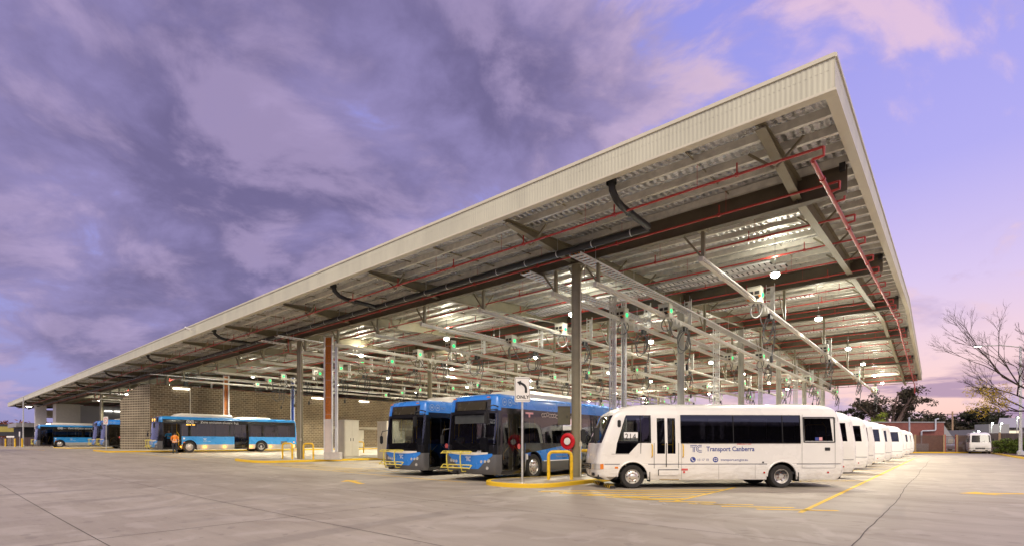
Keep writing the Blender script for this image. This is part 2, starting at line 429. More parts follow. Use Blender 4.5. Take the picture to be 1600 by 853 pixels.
def markings():
    mb = MB()                                                 # bay edge along the coaches' tails and the hatched corner
    gstrip(mb, [(-2.2, 11.75), (-1.75, 58)], .10)
    for k in range(10): gstrip(mb, [(-4.9 + k * 0, 20.3 + 4.55 * k), (-2.05, 23.15 + 4.55 * k)], .10)
    tag(mb.build('coach_bay_lines', M_yel, recalc=False), kind='structure')
    mb = MB()
    gstrip(mb, [(-4.95, 12.0), (-5.0, 16.9)], .10)
    for k in range(7):                                        # bars run with the coaches, 45 degrees
        a0 = -9.0 + .80 * k; b0 = 11.95
        l = (-5.0 - a0) * 1.414
        if l > .5:
            d = .7071
            gstrip(mb, [(a0, b0), (a0 + l * d, b0 + l * d)], .17)
    for k in range(9):
        a0 = -8.6 + .74 * k; l = 1.0 + .12 * k
        gstrip(mb, [(a0 - .35, 11.75), (a0 - .35 + l * .7071, 11.75 + l * .7071 * .62)], .15)
    tag(mb.build('hatched_marking', M_yel, recalc=False), kind='structure')
    mb = MB()
    for a in (-14.45, -18.6, -22.8, -27.0): gstrip(mb, [(a, 13.2), (a, 40)], .10)
    gstrip(mb, [(-29.6, 12.7), (-12.9, 12.7)], .10)
    for k in range(9): gstrip(mb, [(-29.2 + 1.0 * k, 12.9), (-27.4 + 1.0 * k, 14.7)], .11)
    for a in (-38.8, -43.4, -47.4): gstrip(mb, [(a, 12.0), (a, 36)], .10)
    gstrip(mb, [(-50, 11.2), (-36, 11.6)], .10)
    gstrip(mb, [(-95, 7.2), (-62, 7.6)], .14)
    tag(mb.build('bus_bay_lines', M_yel, recalc=False), kind='structure')
    def arrow(name, o, ang, k=1.0):
        m = MB(); c, s = math.cos(ang), math.sin(ang)
        def W(x, y): return (o[0] + (c * x - s * y * 1.9) * k, o[1] + (s * x + c * y * 1.9) * k)
        gpoly(m, [W(0, -.09), W(1.9, -.09), W(1.9, .09), W(0, .09)])
        gpoly(m, [W(1.95, -.34), W(3.0, 0), W(1.95, .34)])
        tag(m.build(name, M_yel, recalc=False), kind='structure')
    ax, ay = C(-5.1, 17.2); arrow('yellow_road_arrow', (ax, ay), math.atan2(.27, -.95), .62)
    ax, ay = C(14.9, 14.1); arrow('yellow_road_arrow', (ax, ay), math.atan2(-RY + .12, -RX), .75)
    m = MB()
    for k, (w, h) in enumerate([(.5, .1), (.1, .3), (.42, .1), (.12, .3), (.5, .12), (.3, .1)]):
        ax, ay = C(3.2 + .38 * k, 11.75); gpoly(m, [(ax, ay), (ax + RX * w * .6, ay + RY * w * .6), (ax + RX * w * .6 + FX * h, ay + RY * w * .6 + FY * h), (ax + FX * h, ay + FY * h)])
    for k in range(4):
        ax, ay = C(1.1 + .34 * k, 14.3); gpoly(m, [(ax, ay), (ax + RX * .25, ay + RY * .25), (ax + RX * .25 + FX * .2, ay + RY * .25 + FY * .2), (ax + FX * .2, ay + FY * .2)])
    tag(m.build('worn_ground_lettering', M_whp, recalc=False), kind='structure')
markings()

def island(name, outline, zt=.13, inset=.16):
    n = len(outline); ar = sum(outline[i][0] * outline[(i + 1) % n][1] - outline[(i + 1) % n][0] * outline[i][1] for i in range(n))
    if ar < 0: outline = outline[::-1]
    inn = []
    for i, p in enumerate(outline):
        q0 = Vector(outline[i - 1]); q1 = Vector(outline[(i + 1) % n]); p = Vector(p)
        d0 = (p - q0).normalized(); d1 = (q1 - p).normalized()
        nn = (Vector((-d0.y, d0.x)) + Vector((-d1.y, d1.x))); nn = nn.normalized() / max(.5, math.cos(d0.angle(d1) / 2))
        inn.append(p + nn * inset)
    mb = MB(); vs = []
    for x, y in outline: vs.append((x, y, g(x) - .1))
    for x, y in outline: vs.append((x, y, g(x) + zt - .02))
    for p, q in zip(outline, inn):
        e = Vector(p) * .88 + q * .12; vs.append((e.x, e.y, g(e.x) + zt))
    for q in inn: vs.append((q.x, q.y, g(q.x) + zt))
    fs = []; ms = []
    for l in range(3):
        for i in range(n):
            fs.append((l * n + i, l * n + (i + 1) % n, (l + 1) * n + (i + 1) % n, (l + 1) * n + i)); ms.append(0)
    mb.add(vs, fs, 0); mb.add([vs[3 * n + i] for i in range(n)], [tuple(range(n))], 1)
    return tag(mb.build(name, [M_yelk, M_conc]), kind='structure')
def stadium(a0, a1, b0, b1, r, n=7, both=False):
    p = [(a1, b1), (a0, b1)]
    for i in range(n + 1):
        t = PI + (PI / 2) * i / n; p.append((a0 + r + r * math.cos(t), b0 + r + r * math.sin(t)))
    for i in range(n + 1):
        t = 1.5 * PI + (PI / 2) * i / n; p.append((a1 - r + r * math.cos(t), b0 + r + r * math.sin(t)))
    return p
island('kerb_island', [(-9.4, 72), (-11.55, 72), (-11.6, 15.6), (-11.95, 14.8), (-12.2, 14.1)] + stadium(-12.25, -9.4, 12.25, 72, 1.3)[2:])
island('kerb_island', stadium(-34.6, -30.1, 12.9, 30, 1.2))
island('kerb_island', stadium(-57.9, -52.4, 10.2, 50, .6))
island('kerb_island', stadium(-87, -77.2, 11.4, 50, .6), .10)
# ------------------------------------------------------------------ depot roof
A0, A1, B0, B1 = -144.0, -1.63, 12.1, 75.3
def zb(b): return 8.15 + .06 * (min(b, 87.4 - b) - 16.24)      # underside of the main beams; ridge at b = 43.7
BEAMS = [16.24 + 11 * k for k in range(6)]
RAFT = [-3.1 - 7.62 * k for k in range(19)]
def foil_mat():
    m = bpy.data.materials.new('foil_insulation'); m.use_nodes = True
    T = NT(m.node_tree); b = T.n['Principled BSDF']
    p = T.new('ShaderNodeTexCoord').outputs['Object']
    n = T.noise(T.vmath('MULTIPLY', p, (2.2, 6.0, 1)), 1.2, 6, .62); n2 = T.noise(p, 1.1, 4, .6)
    T.put(b.inputs['Base Color'], T.mix(T.step(n2, .3, .7), (.50, .505, .49), (.75, .755, .74)))
    b.inputs['Metallic'].default_value = .95
    T.put(b.inputs['Roughness'], T.math('ADD', T.math('MULTIPLY', n, .25), .17))
    wires = T.new('ShaderNodeTexWave', wave_type='BANDS', bands_direction='X'); wires.inputs['Scale'].default_value = 1.6
    wires.inputs['Distortion'].default_value = 1.5; wires.inputs['Detail'].default_value = 2
    T.put(wires.inputs['Vector'], p)
    bn = T.new('ShaderNodeBump'); bn.inputs['Strength'].default_value = 1.0; bn.inputs['Distance'].default_value = .16
    T.put(bn.inputs['Height'], T.math('ADD', n, T.math('MULTIPLY', wires.outputs['Fac'], .35))); T.l.new(bn.outputs[0], b.inputs['Normal'])
    return m
M_foil = foil_mat()
M_fascia = mat('fascia_cladding', (.54, .53, .41), .42, 0, .08, 1.2, stretch=(1, 1, .25))
M_trim = mat('fascia_trim', (.62, .585, .46), .4, 0, .05, .6)
def canopy():
    root = thing('depot_canopy', 'vast low pitched steel depot roof on columns over the bus bays', 'canopy', (0, 0, 0))
    # foil lined roof sheet, sagging between purlins
    mb = MB(); pb = [B0 + .05 + i * (B1 - B0 - .1) / 66 for i in range(67)]
    ya = [A0 + .05 + i * (A1 - A0 - .1) / 70 for i in range(71)]
    rows = []
    for i in range(66):
        for s in (0, .25, .5, .75): rows.append((pb[i] + (pb[i + 1] - pb[i]) * s, (0, .115, .14, .115)[int(s * 4)]))
    rows.append((pb[66], 0)); rr = random.Random(5)
    vs = [(a, b, zb(b) + .95 - s * rr.uniform(.7, 1.3)) for b, s in rows for a in ya]; n = len(ya)
    mb.add(vs, [(j * n + i, (j + 1) * n + i, (j + 1) * n + i + 1, j * n + i + 1) for j in range(len(rows) - 1) for i in range(n - 1)])
    mb.build('roof_lining', M_foil, root, smooth=60, recalc=False)
    mb = MB()
    for b0, b1 in ((B0, 43.7), (43.7, B1)):
        mb.add([(A0, b0, zb(b0) + 1.15), (A1, b0, zb(b0) + 1.15), (A1, b1, zb(b1) + 1.15), (A0, b1, zb(b1) + 1.15)], [(0, 1, 2, 3)])
    mb.build('roof_sheet', M_galv, root, recalc=False)
    for i in range(1, 66):                                    # C purlins
        b = pb[i]; z = zb(b); m = MB()
        m.bb((A0 + .1, b - .006, z + .72), (A1 - .1, b + .006, z + .92)); m.bb((A0 + .1, b + .0065, z + .72), (A1 - .1, b + .10, z + .732)); m.bb((A0 + .1, b + .088, z + .7325), (A1 - .1, b + .10, z + .76))
        m.build('purlin', M_purlin, root, smooth=0)
    for b in BEAMS:                                           # main I beams
        z = zb(b); m = MB(); x0, x1 = A0 + .2, A1 - .28
        m.bb((x0, b - .14, z), (x1, b + .14, z + .026)); m.bb((x0, b - .14, z + .75), (x1, b + .14, z + .776)); m.bb((x0, b - .012, z + .027), (x1, b + .012, z + .749))
        for a in RAFT:
            for s in (-1, 1): m.bb((a - .011, b + s * .014, z + .032), (a + .011, b + s * .13, z + .748))
        m.build('main_beam', M_steeld, root, smooth=0)
    for a in RAFT:                                            # rafters with fly braces
        m = MB()
        segs = [(BEAMS[0], 43.7), (43.7, B1 - .35)]
        p, q = Vector((a, B0 + .22, zb(B0) + .60)), Vector((a, BEAMS[0] - .02, zb(BEAMS[0]) + .15)); m.bar(p, q, .22, .024)
        m.bar((a, B0 + .22, zb(B0) + .71), (a, BEAMS[0] - .02, zb(BEAMS[0]) + .70), .22, .024)
        m.prism([(B0 + .23, zb(B0) + .612), (BEAMS[0] - .02, zb(BEAMS[0]) + .163), (BEAMS[0] - .02, zb(BEAMS[0]) + .687), (B0 + .23, zb(B0) + .697)], a - .007, a + .007, 'x')
        for b0, b1 in segs:
            p, q = Vector((a, b0, zb(b0) + .15)), Vector((a, b1, zb(b1) + .15))
            m.bar(p, q, .22, .024); m.bar(p + Vector((0, 0, .55)), q + Vector((0, 0, .55)), .22, .024)
            m.bar(p + Vector((0, 0, .275)), q + Vector((0, 0, .275)), .014, .522)
        b = B0 + 1.6
        while b < B1 - 1:
            for s in (-1, 1): m.bar((a + s * .02, b, zb(b) + .19), (a + s * .62, b, zb(b) + .74), .06, .06)
            b += 2.87
        m.build('rafter', M_steel, root, smooth=0)
    for k in range(19):                                       # bridging between purlins
        a = RAFT[k] - 3.81; m = MB()
        if k: m.bar((a, B0 + .5, zb(B0 + .5) + .80), (a, 43.6, zb(43.6) + .80), .05, .05); m.bar((a, 43.8, zb(43.8) + .80), (a, B1 - .5, zb(B1 - .5) + .80), .05, .05)
        for s in (-2.0, 2.0): m.bar((a + s, B0 + .5, zb(B0 + .5) + .83), (a + s, 43.6, zb(43.6) + .83), .025, .04)
        m.build('purlin_bridging', M_steel, root, smooth=0)
    # ribbed fascia all round with a folded cap and soffit trim
    def fascia(p, q, out):
        m = MB(); t = MB(); p = Vector(p); q = Vector(q); L = (q - p).length; d = (q - p) / L; o = Vector(out)
        nr = int(L / .10); vs = []
        for i in range(nr * 4 + 1):
            k = i % 4; s = i / 4; x = p + d * (L * min(s / nr, 1)); e = o * (.0 if k in (0, 1) else -.005)
            zz = zb(x.y) + .72; vs.append((x.x + e.x, x.y + e.y, zz + .03)); vs.append((x.x + e.x, x.y + e.y, zz + .66))
        m.add(vs, [(2 * i, 2 * i + 2, 2 * i + 3, 2 * i + 1) for i in range(nr * 4)])
        m.build('fascia', M_fascia, root, smooth=0)
        def ring(lo, hi, i0, i1):
            k = max(1, int(L / 10)); sec = [(i0, lo), (i1, lo), (i1, hi), (i0, hi)]; vv = []
            S = sorted(set([j / k for j in range(k + 1)] + ([abs((43.7 - p.y) / (q.y - p.y))] if abs(q.y - p.y) > 1 else [])))
            for s in S:
                x = p + d * L * s
                for off, h in sec: vv.append((x.x + o.x * off, x.y + o.y * off, zb(x.y) + .72 + h))
            ff = [(4 * j + u, 4 * j + (u + 1) % 4, 4 * j + 4 + (u + 1) % 4, 4 * j + 4 + u) for j in range(len(S) - 1) for u in range(4)]
            t.add(vv, ff + [(0, 1, 2, 3), (len(vv) - 4, len(vv) - 3, len(vv) - 2, len(vv) - 1)])
        ring(-.02, .032, .018, -.20); ring(.655, .74, .03, -.06); ring(.06, .64, -.03, -.06)
        t.build('fascia_trim', M_trim, root, smooth=0)
    fascia((A0, B0, 0), (A1, B0, 0), (0, -1, 0)); fascia((A1, B0, 0), (A1, B1, 0), (1, 0, 0))
    fascia((A1, B1, 0), (A0, B1, 0), (0, 1, 0)); fascia((A0, B1, 0), (A0, B0, 0), (-1, 0, 0))
    # round columns with base plate, cap and conduit
    spots = [(-10.55, BEAMS[0])] + [(-10.9, b) for b in BEAMS[1:]]
    spots += [(-31.9, b) for b in BEAMS] + [(a, BEAMS[0]) for a in (-58.9, -86.3, -119.0)] + [(-86.3, BEAMS[1]), (-119, BEAMS[1])]
    for i, (a, b) in enumerate(spots):
        z0 = g(a) + .12; zt = zb(b); m = MB()
        m.lathe([(.19, z0), (.19, zt - .03)], 'z', (a, b, 0), 20)
        m.box((a, b, zt - .0155), (.5, .42, .027)); m.box((a, b, z0 + .012), (.5, .5, .025))
        for s in (-1, 1): m.prism([(s * .18, zt - .30), (s * .26, zt - .031), (s * .18, zt - .031)], b - .01, b + .01, 'y') if False else m.bar((a + s * .2, b, zt - .28), (a + s * .34, b, zt - .04), .02, .05)
        c = m.build('column', mat('pale_column_paint', (.42, .41, .36), .45, 0, .08, 2.0) if b > 20 and a > -20 else M_steel, root)
        k = MB(); k.tube([(a + .215, b - .05, z0 + .02), (a + .215, b - .05, zt - .9), (a + .24, b - .05, zt - .5), (a + .45, b - .05, zt - .1)], .022, 6)
        k.box((a + .225, b - .05, z0 + 1.25), (.05, .1, .16)); k.box((a + .225, b - .05, z0 + 4.4), (.05, .08, .12))
        k.build('conduit', M_cream, c)
    # red painted bracket boxes at the beam ends
    for b in BEAMS:
        m = MB(); m.box((A1 - .36, b - .25, zb(b) + .62), (.14, .12, .2)); m.box((A1 - .33, b - .25, zb(b) + .74), (.03, .03, .1)); m.build('speaker', M_black, root)
    return root
CANOPY = canopy()

# fire sprinkler pipework
def sprinklers():
    root = thing('sprinkler_pipework', 'red fire sprinkler pipework hanging under the depot roof', 'pipes')
    def zp(b): return min(zb(b), zb(43.7) - .1) - .02
    m = MB(); am = -2.25
    pts = [(am, b, zb(b) - .05) for b in (13.4, 20, 30, 43.5)] + [(am, 43.9, zb(43.7) - .05)] + [(am, b, zb(b) - .05) for b in (52, 60, 68, 74.6)]
    m.tube(pts, .052, 10)
    for b in (14.6, 19.3, 24.7, 30, 36, 41): m.tube([(am, b, zb(b) - .05), (am, b + .12, zb(b + .12) - .05)], .074, 10)
    m.tube([(am, 74.6, zb(74.6) - .05), (am, 74.6, zb(74.6) - .9)], .05, 8)
    m.build('main_pipe', M_red, root)
    bs = [13.35, 15.7, 16.6, 18.8, 21.6, 24.4, 26.75, 27.7, 30.2, 33, 35.6, 37.7, 38.7, 41.4, 44.2, 47, 48.8, 51.5, 54.4, 57.2, 59.7, 62.6, 65.5, 68.4, 70.8, 73.6]
    for i, b in enumerate(bs):
        z = zb(b) + .17; m = MB(); x0 = -142.0 if b < 45 else -100.0
        if 30 < b < 60: x0 = -100
        m.tube([(x0, b, z), (-2.02, b, z)], .032, 6)
        m.tube([(-2.02, b, z), (-2.02, b, z - .2), (am, b, z - .22)], .036, 6)
        a = -3.9 - (i % 2) * 1.2
        while a > x0 + 1:
            m.bar((a, b, z), (a, b, z + .30), .03, .03); m.box((a, b, z), (.09, .085, .085)); a -= 3.45
        a = -4.9
        while a > x0 + 1:
            m.bar((a, b, z), (a, b, z + .7), .009, .009); a -= 3.45
        m.build('branch_pipe', M_red, root)
    for a, b in ((-32.4, 15.7), (-60.0, 15.7), (-87, 15.7)):
        m = MB(); z = zb(b) + .17; m.tube([(a, b, z), (a, b, z - 1.0), (a, b + .3, z - 1.05), (a, b + 24, z - 1.05)], .03, 6); m.build('drop_pipe', M_red, root)
sprinklers()

def drain():
    root = thing('stormwater_pipe', 'black stormwater pipe slung along the front overhang of the roof', 'pipe')
    zc = zb(14.9) + .12; m = MB(); m.tube([(-7.0, 14.95, zc), (-142, 14.95, zc)], .115, 12); m.build('collector', M_black, root)
    for k in range(10):
        a = -7.0 - 14.5 * k; m = MB()
        m.tube([(a, 12.55, zb(12.5) + .86), (a, 12.6, zb(12.5) + .55), (a, 12.85, zc + .1), (a, 13.2, zc + .02), (a, 14.9, zc)], .10, 10)
        m.lathe([(.15, zb(12.5) + .70), (.15, zb(12.5) + .95)], 'z', (a, 12.55, 0), 12); m.lathe([(.12, 13.6), (.12, 13.68)], 'y', (a, 0, zc + .005), 12)
        m.build('downpipe_arm', M_black, root)
    m = MB(); a = -7.6
    while a > -140:
        m.lathe([(.122, a), (.122, a - .035)], 'x', (0, 14.95, zc), 10); m.bar((a - .015, 14.95, zc), (a - .015, 14.95, zc + .75), .012, .012); a -= 1.45
    m.build('pipe_clips', M_galv, root); root.children[-1]['kind'] = 'stuff'
drain()

# cable trays under the roof
def tray_mesh(L, w=.46, h=.06, run=.25):
    m = MB()
    for s in (-1, 1): m.bb((s * w / 2 - .006, 0, 0), (s * w / 2 + .006, L, h))
    y = .05
    while y < L: m.bb((-w / 2 + .007, y, .003), (w / 2 - .007, y + .16, .011)); y += run
    y = 1.0
    while y < L:
        for s in (-1, 1): m.bar((s * (w / 2 + .012), y, .0), (s * (w / 2 + .012), y, .75), .01, .01)
        m.bar((-w / 2 - .03, y, -.014), (w / 2 + .03, y, -.014), .03, .02); y += 3.0
    return m
M_tray = mat('cable_tray_steel', (.74, .74, .74), .35, .35, .08, 3.0)
def trays():
    base = None
    spec = [(-9.75, 14.9, 'right of the near column'), (-12.3, 15.3, 'left of the near column'), (-31.3, 14.4, 'right of the second column'), (-33.6, 14.4, 'left of the second column'),
            (-58.2, 14.6, 'by the third column'), (-85.7, 14.6, 'by the fourth column'), (-21.6, 20, 'midway between the first and second columns')]
    for i, (a, b0, w) in enumerate(spec):
        o = None
        r = thing('cable_tray', f'pale cable tray running back under the roof, {w}', 'cable tray', (a, b0, 7.98), 0, 'cable trays under the roof')
        L = 56 if a > -50 else 26
        tray_mesh(L).build('tray_run', M_tray, r, smooth=0)
        m = MB(); rr = random.Random(i)
        for j in range(7):
            x = -.17 + j * .055; pts = [(x + rr.uniform(-.012, .012), y, .034 + rr.uniform(0, .012)) for y in range(0, L, 3)]
            m.tube(pts, .014, 5, mi=0 if j % 3 else 1)
        m.build('cable_bundle', [M_black, M_orange], r)
    for i, (b, x0, x1) in enumerate([(23.2, -60, -5.4), (24.1, -60, -5.0), (31.5, -50, -5.2), (45.5, -50, -6), (54.0, -50, -6.0)]):
        r = thing('cable_tray', f'wide perforated cable tray running across under the roof, {ORD[i]} from the front', 'cable tray', (x1, b, zb(b) + .34), PI / 2, 'cable trays under the roof')
        tray_mesh(x1 - x0, .5, .07, .22).build('tray_run', M_tray, r, smooth=0)
        m = MB()
        for j in range(6): m.tube([(-.22 + j * .08, y, .04) for y in range(0, int(x1 - x0), 4)], .016, 5)
        m.build('cable_bundle', M_black, r)
trays()
# ------------------------------------------------------------------ vehicle shells: stacked rounded-rectangle rings
def shell(levels, xs, fy, ry, cell, arches=(), rf=.28, rr=.15, bow=.1, rbow=.05, xb=1.6, na=4, bwb=None, nose=0.0):
    """levels: (z, half width, front x, rear x). xs: side stations. fy / ry: front and rear stations as fractions.
    cell(tag, s0, s1, z0, z1) -> material index, ('name', key) for glass, or None for an opening. Nose at x = 0, local +x is rearwards."""
    xs = sorted(set([round(x, 4) for x in xs] + [round(c + r * math.cos(PI * k / 12), 4) for c, zc, r in arches for k in range(13)]))
    xs = [x for i, x in enumerate(xs) if i == 0 or x - xs[i - 1] > .012 or any(abs(abs(x - c) - r) < .002 for c, _, r in arches)]
    x0, x1 = xs[0], xs[-1]
    rings = []; tags = None
    for z, w, xf, xr in levels:
        xf = xf + nose
        P = []; T = []
        wr = max(.02, min(rf, w * .9)); wr2 = max(.02, min(rr, w * .9))
        fx = xf + bow; ex = xr - rbow
        def sx(x):
            lo = fx + wr; hi = ex - wr2
            if x < xb: return lo + (x - x0) * (xb - lo) / (xb - x0)
            if bwb and x > bwb: return bwb + (x - bwb) * (hi - bwb) / (x1 - bwb)
            return min(hi, max(lo, x))
        for i in range(len(xs) - 1, -1, -1):
            P.append((sx(xs[i]), -w)); T.append(('L', xs[i - 1], xs[i]) if i else ('FL', 0, 1))
        for k in range(1, na + 1):
            t = PI / 2 * k / na
            P.append((fx + wr - wr * math.sin(t), -w + wr - wr * math.cos(t)))
            if k < na: T.append(('FL', k / na, 1))
        F = sorted(fy)
        T.append(('F', F[0], F[1]))
        for k in range(1, len(F)):
            P.append((fx - bow * (1 - F[k] ** 2) , F[k] * (w - wr)))
            T.append(('F', F[k], F[k + 1]) if k < len(F) - 1 else ('FR', 0, 1))
        for k in range(1, na + 1):
            t = PI / 2 * (1 - k / na)
            P.append((fx + wr - wr * math.sin(t), w - wr + wr * math.cos(t)))
            T.append(('FR', k / na, 1) if k < na else ('R', xs[0], xs[1]))
        for i in range(1, len(xs)):
            P.append((sx(xs[i]), w)); T.append(('R', xs[i], xs[i + 1]) if i < len(xs) - 1 else ('RR', 0, 1))
        for k in range(1, na + 1):
            t = PI / 2 * k / na
            P.append((ex - wr2 + wr2 * math.sin(t), w - wr2 + wr2 * math.cos(t)))
            if k < na: T.append(('RR', k / na, 1))
        G = sorted(ry, reverse=True); T.append(('B', G[0], G[1]))
        for k in range(1, len(G)):
            P.append((ex + rbow * (1 - G[k] ** 2), G[k] * (w - wr2)))
            T.append(('B', G[k], G[k + 1]) if k < len(G) - 1 else ('RL', 0, 1))
        for k in range(1, na):
            t = PI / 2 * (1 - k / na)
            P.append((ex - wr2 + wr2 * math.sin(t), -w + wr2 - wr2 * math.cos(t))); T.append(('RL', k / na, 1))
        V = []
        for x, y in P:
            zz = z
            if abs(abs(y) - w) < 1e-6:
                for c, zc, r in arches:
                    if abs(x - c) < r - 1e-3: zz = max(zz, zc + math.sqrt(r * r - (x - c) ** 2))
            V.append((x, y, zz))
        rings.append(V); tags = T
    N = len(tags); body = MB(); glass = {}
    vs = [v for r_ in rings for v in r_]; body.add(vs, [])
    for k in range(len(levels) - 1):
        for i in range(N):
            q = (k * N + i, k * N + (i + 1) % N, (k + 1) * N + (i + 1) % N, (k + 1) * N + i)
            c = cell(tags[i][0], tags[i][1], tags[i][2], levels[k][0], levels[k + 1][0])
            if c is None: continue
            if isinstance(c, tuple): glass.setdefault(c, []).append([vs[j] for j in q])
            else:
                if len(set(tuple(round(t, 4) for t in vs[j]) for j in q)) < 3: continue
                body.f.append(q); body.m.append(c)
    top = (len(levels) - 1) * N
    body.f.append(tuple(range(top, top + N))); body.m.append(cell('TOP', 0, 0, 9, 9))
    return body, glass
def add_glass(glass, root, mats):
    out = []
    for (nm, key), quads in glass.items():
        m = MB()
        for q in quads: m.add(q, [(0, 1, 2, 3)])
        o = m.build(nm, mats.get(nm, mats['*']), root, smooth=50); out.append((nm, key, o))
    return out
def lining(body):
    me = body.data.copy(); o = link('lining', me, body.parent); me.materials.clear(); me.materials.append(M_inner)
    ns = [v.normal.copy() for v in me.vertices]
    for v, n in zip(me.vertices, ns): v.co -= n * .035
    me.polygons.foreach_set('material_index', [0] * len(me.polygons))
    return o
def underbody(root, L, hw, z0, zf, arches, mat_=None):
    m = MB(); x = .25
    for c, zc, r in sorted(arches):
        m.bb((x, -hw + .03, z0 + .02), (c - r, hw - .03, zf)); m.bb((c - r, -hw + .42, z0 + .02), (c + r, hw - .42, zf)); x = c + r
        for s in (-1, 1):                                     # wheel housing
            pts = [(c + r * math.cos(PI * k / 10), zc + r * math.sin(PI * k / 10)) for k in range(11)]
            vv = [(p, s * (hw - .006), q) for p, q in pts] + [(p, s * (hw - .42), q) for p, q in pts]
            m.add(vv, [(i, i + 1, i + 12, i + 11) for i in range(10)])
    m.bb((x, -hw + .03, z0 + .02), (L - .15, hw - .03, zf))
    return m.build('underbody', M_dark, root, smooth=0)
def wheel(root, x, y, r, w, side, bus=True, dual=False):
    """side -1: outer face looks towards -y"""
    m = MB(); s = side
    m.lathe([(r * .60, s * .0), (r * .64, s * .012), (r * .93, s * .02), (r * .985, -s * .02), (r, -s * .05), (r, -s * (w - .05)), (r * .97, -s * w), (r * .6, -s * w)], 'y', (0, 0, 0), 36)
    t = m.build('wheel', M_rubber, root); t.location = (x, y, r)
    m = MB()
    if dual:
        m.lathe([(r * .62, s * .006), (r * .585, s * .002), (r * .55, -s * .11), (r * .36, -s * .13), (r * .34, -s * .10), (r * .24, -s * .07), (r * .20, s * -.01), (.0, s * -.005)], 'y', (0, 0, 0), 32)
    else:
        m.lathe([(r * .62, s * .004), (r * .60, s * .012), (r * .56, -s * .03), (r * .46, s * .012), (r * .36, s * .022), (r * .30, s * .01), (r * .27, s * .04), (r * .18, s * .06), (0, s * .065)], 'y', (0, 0, 0), 32)
    rim = m.build('rim', M_alu, t)
    m = MB(); nb = 8 if bus else 6
    for k in range(nb):
        a = 2 * PI * k / nb; rr_ = r * (.47 if not dual else .45)
        m.lathe([(r * .062, -s * .0 + (s * .012 if not dual else -s * .118)), (r * .05, s * .0145 if not dual else -s * .112), (0, s * .0145 if not dual else -s * .112)], 'y', (rr_ * math.cos(a), 0, rr_ * math.sin(a)), 8)
    m.build('wheel_holes', M_dark, t)
    m = MB()
    for k in range(nb):
        a = 2 * PI * (k + .5) / nb; q = r * .30
        m.lathe([(r * .035, s * .0), (r * .035, s * .04 if not dual else -s * .06), (0, s * .04 if not dual else -s * .06)], 'y', (q * math.cos(a), 0, q * math.sin(a)), 6)
    m.build('wheel_nuts', mat('wheel_nut', (.30, .06, .04) if not bus else (.35, .33, .30), .5, .4), t)
    return t
def seat(root, x, y, z, m, w=.44, d=.44, h=.62, face=-1):
    b = MB(); b.box((x, y, z + .40), (d, w, .12)); b.box((x - face * d * .52, y, z + .40 + h / 2), (.10, w, h), 0, 0, 0, -face * -.12); b.box((x, y, z + .17), (.12, .12, .34))
    return b.build('seat', m, root, bevel=.03)
G_tint = glass_mat('tinted_glass', (.26, .26, .28))
G_dark = glass_mat('dark_glass', (.11, .11, .14))
G_clear = glass_mat('clear_glass', (.80, .84, .82))
G_light = glass_mat('light_tinted_glass', (.52, .54, .53))
M_busblue = mat('bus_blue', (.022, .20, .66), .28, 0, .04, .8, coat=.5)
M_busblue2 = mat('bus_bright_blue', (.035, .28, .68), .28, 0, .04, .8, coat=.5)
M_skirt = mat('bus_grey_skirt', (.10, .10, .105), .4, 0, .06)
M_silver = mat('bus_silver_skirt', (.42, .41, .38), .4, .1, .06)
def dirty_white():
    m = mat('coach_white', (.80, .785, .75), .28, 0, .03, .8, coat=.5); T = NT(m.node_tree); b = T.n['Principled BSDF']; p = T.new('ShaderNodeTexCoord').outputs['Object']; s = T.new('ShaderNodeSeparateXYZ'); T.put(s.inputs[0], p)
    n = T.noise(T.vmath('MULTIPLY', p, (1.2, 1.2, 5)), 2.2, 6, .7)
    k = T.math('MULTIPLY', T.step(T.math('SUBTRACT', n, T.math('MULTIPLY', s.outputs[2], .34)), .22, .50), .34)
    old = b.inputs['Base Color'].links[0].from_socket; T.put(b.inputs['Base Color'], T.mix(k, old, (.42, .37, .31)))
    bn = T.new('ShaderNodeBump'); bn.inputs['Strength'].default_value = .12; bn.inputs['Distance'].default_value = .02; T.put(bn.inputs['Height'], T.noise(p, 1.7, 1, .4)); T.l.new(bn.outputs[0], b.inputs['Normal'])
    return m
M_buswhite = dirty_white()
M_gloss = mat('gloss_black', (.012, .012, .014), .12, 0, .1, coat=.3)
M_pod = mat('roof_pod_cream', (.72, .68, .60), .4, 0, .05)
M_seatb = mat('blue_moquette', (.03, .05, .22), .8, 0, .3, 12)
M_seatg = mat('charcoal_seat', (.04, .04, .05), .8, 0, .3, 12)
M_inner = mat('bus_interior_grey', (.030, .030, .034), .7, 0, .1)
M_logo = mat('navy_lettering', (.035, .055, .26), .5, 0, 0)
M_wtext = mat('white_lettering', (.82, .82, .82), .4, 0, 0)
M_gtext = mat('grey_lettering', (.35, .36, .38), .5, 0, 0)
M_redtext = mat('red_sticker', (.62, .10, .10), .5, 0, 0)
M_lamp = mat('headlamp_lens', (.75, .75, .72), .12, .5, 0)
M_amberl = mat('amber_lens', (.75, .22, .03), .2, 0, 0)
M_redl = mat('red_lens', (.45, .02, .02), .2, 0, 0)

def tc_logo(root, x, z, h, y, m, name='tc_logo'):
    b = MB(); k = h; w = .085 * k
    def L(pts, wd=w): strip(b, [(x + p * k, z + q * k) for p, q in pts], wd, y)
    L([(0, .95), (.95, .95)]); L([(0, .74), (.40, .74)]); L([(.40, .78), (.40, 0)]); L([(.60, .78), (.60, 0)]); L([(.60, .74), (.80, .74)])
    for r in (.49, .28):
        L([(1.62, .47 + r)] + [(1.35 + r * math.cos(PI / 2 + PI * i / 12), .47 + r * math.sin(PI / 2 + PI * i / 12)) for i in range(13)] + [(1.62, .47 - r)])
    return b.build(name, m, root, smooth=0)

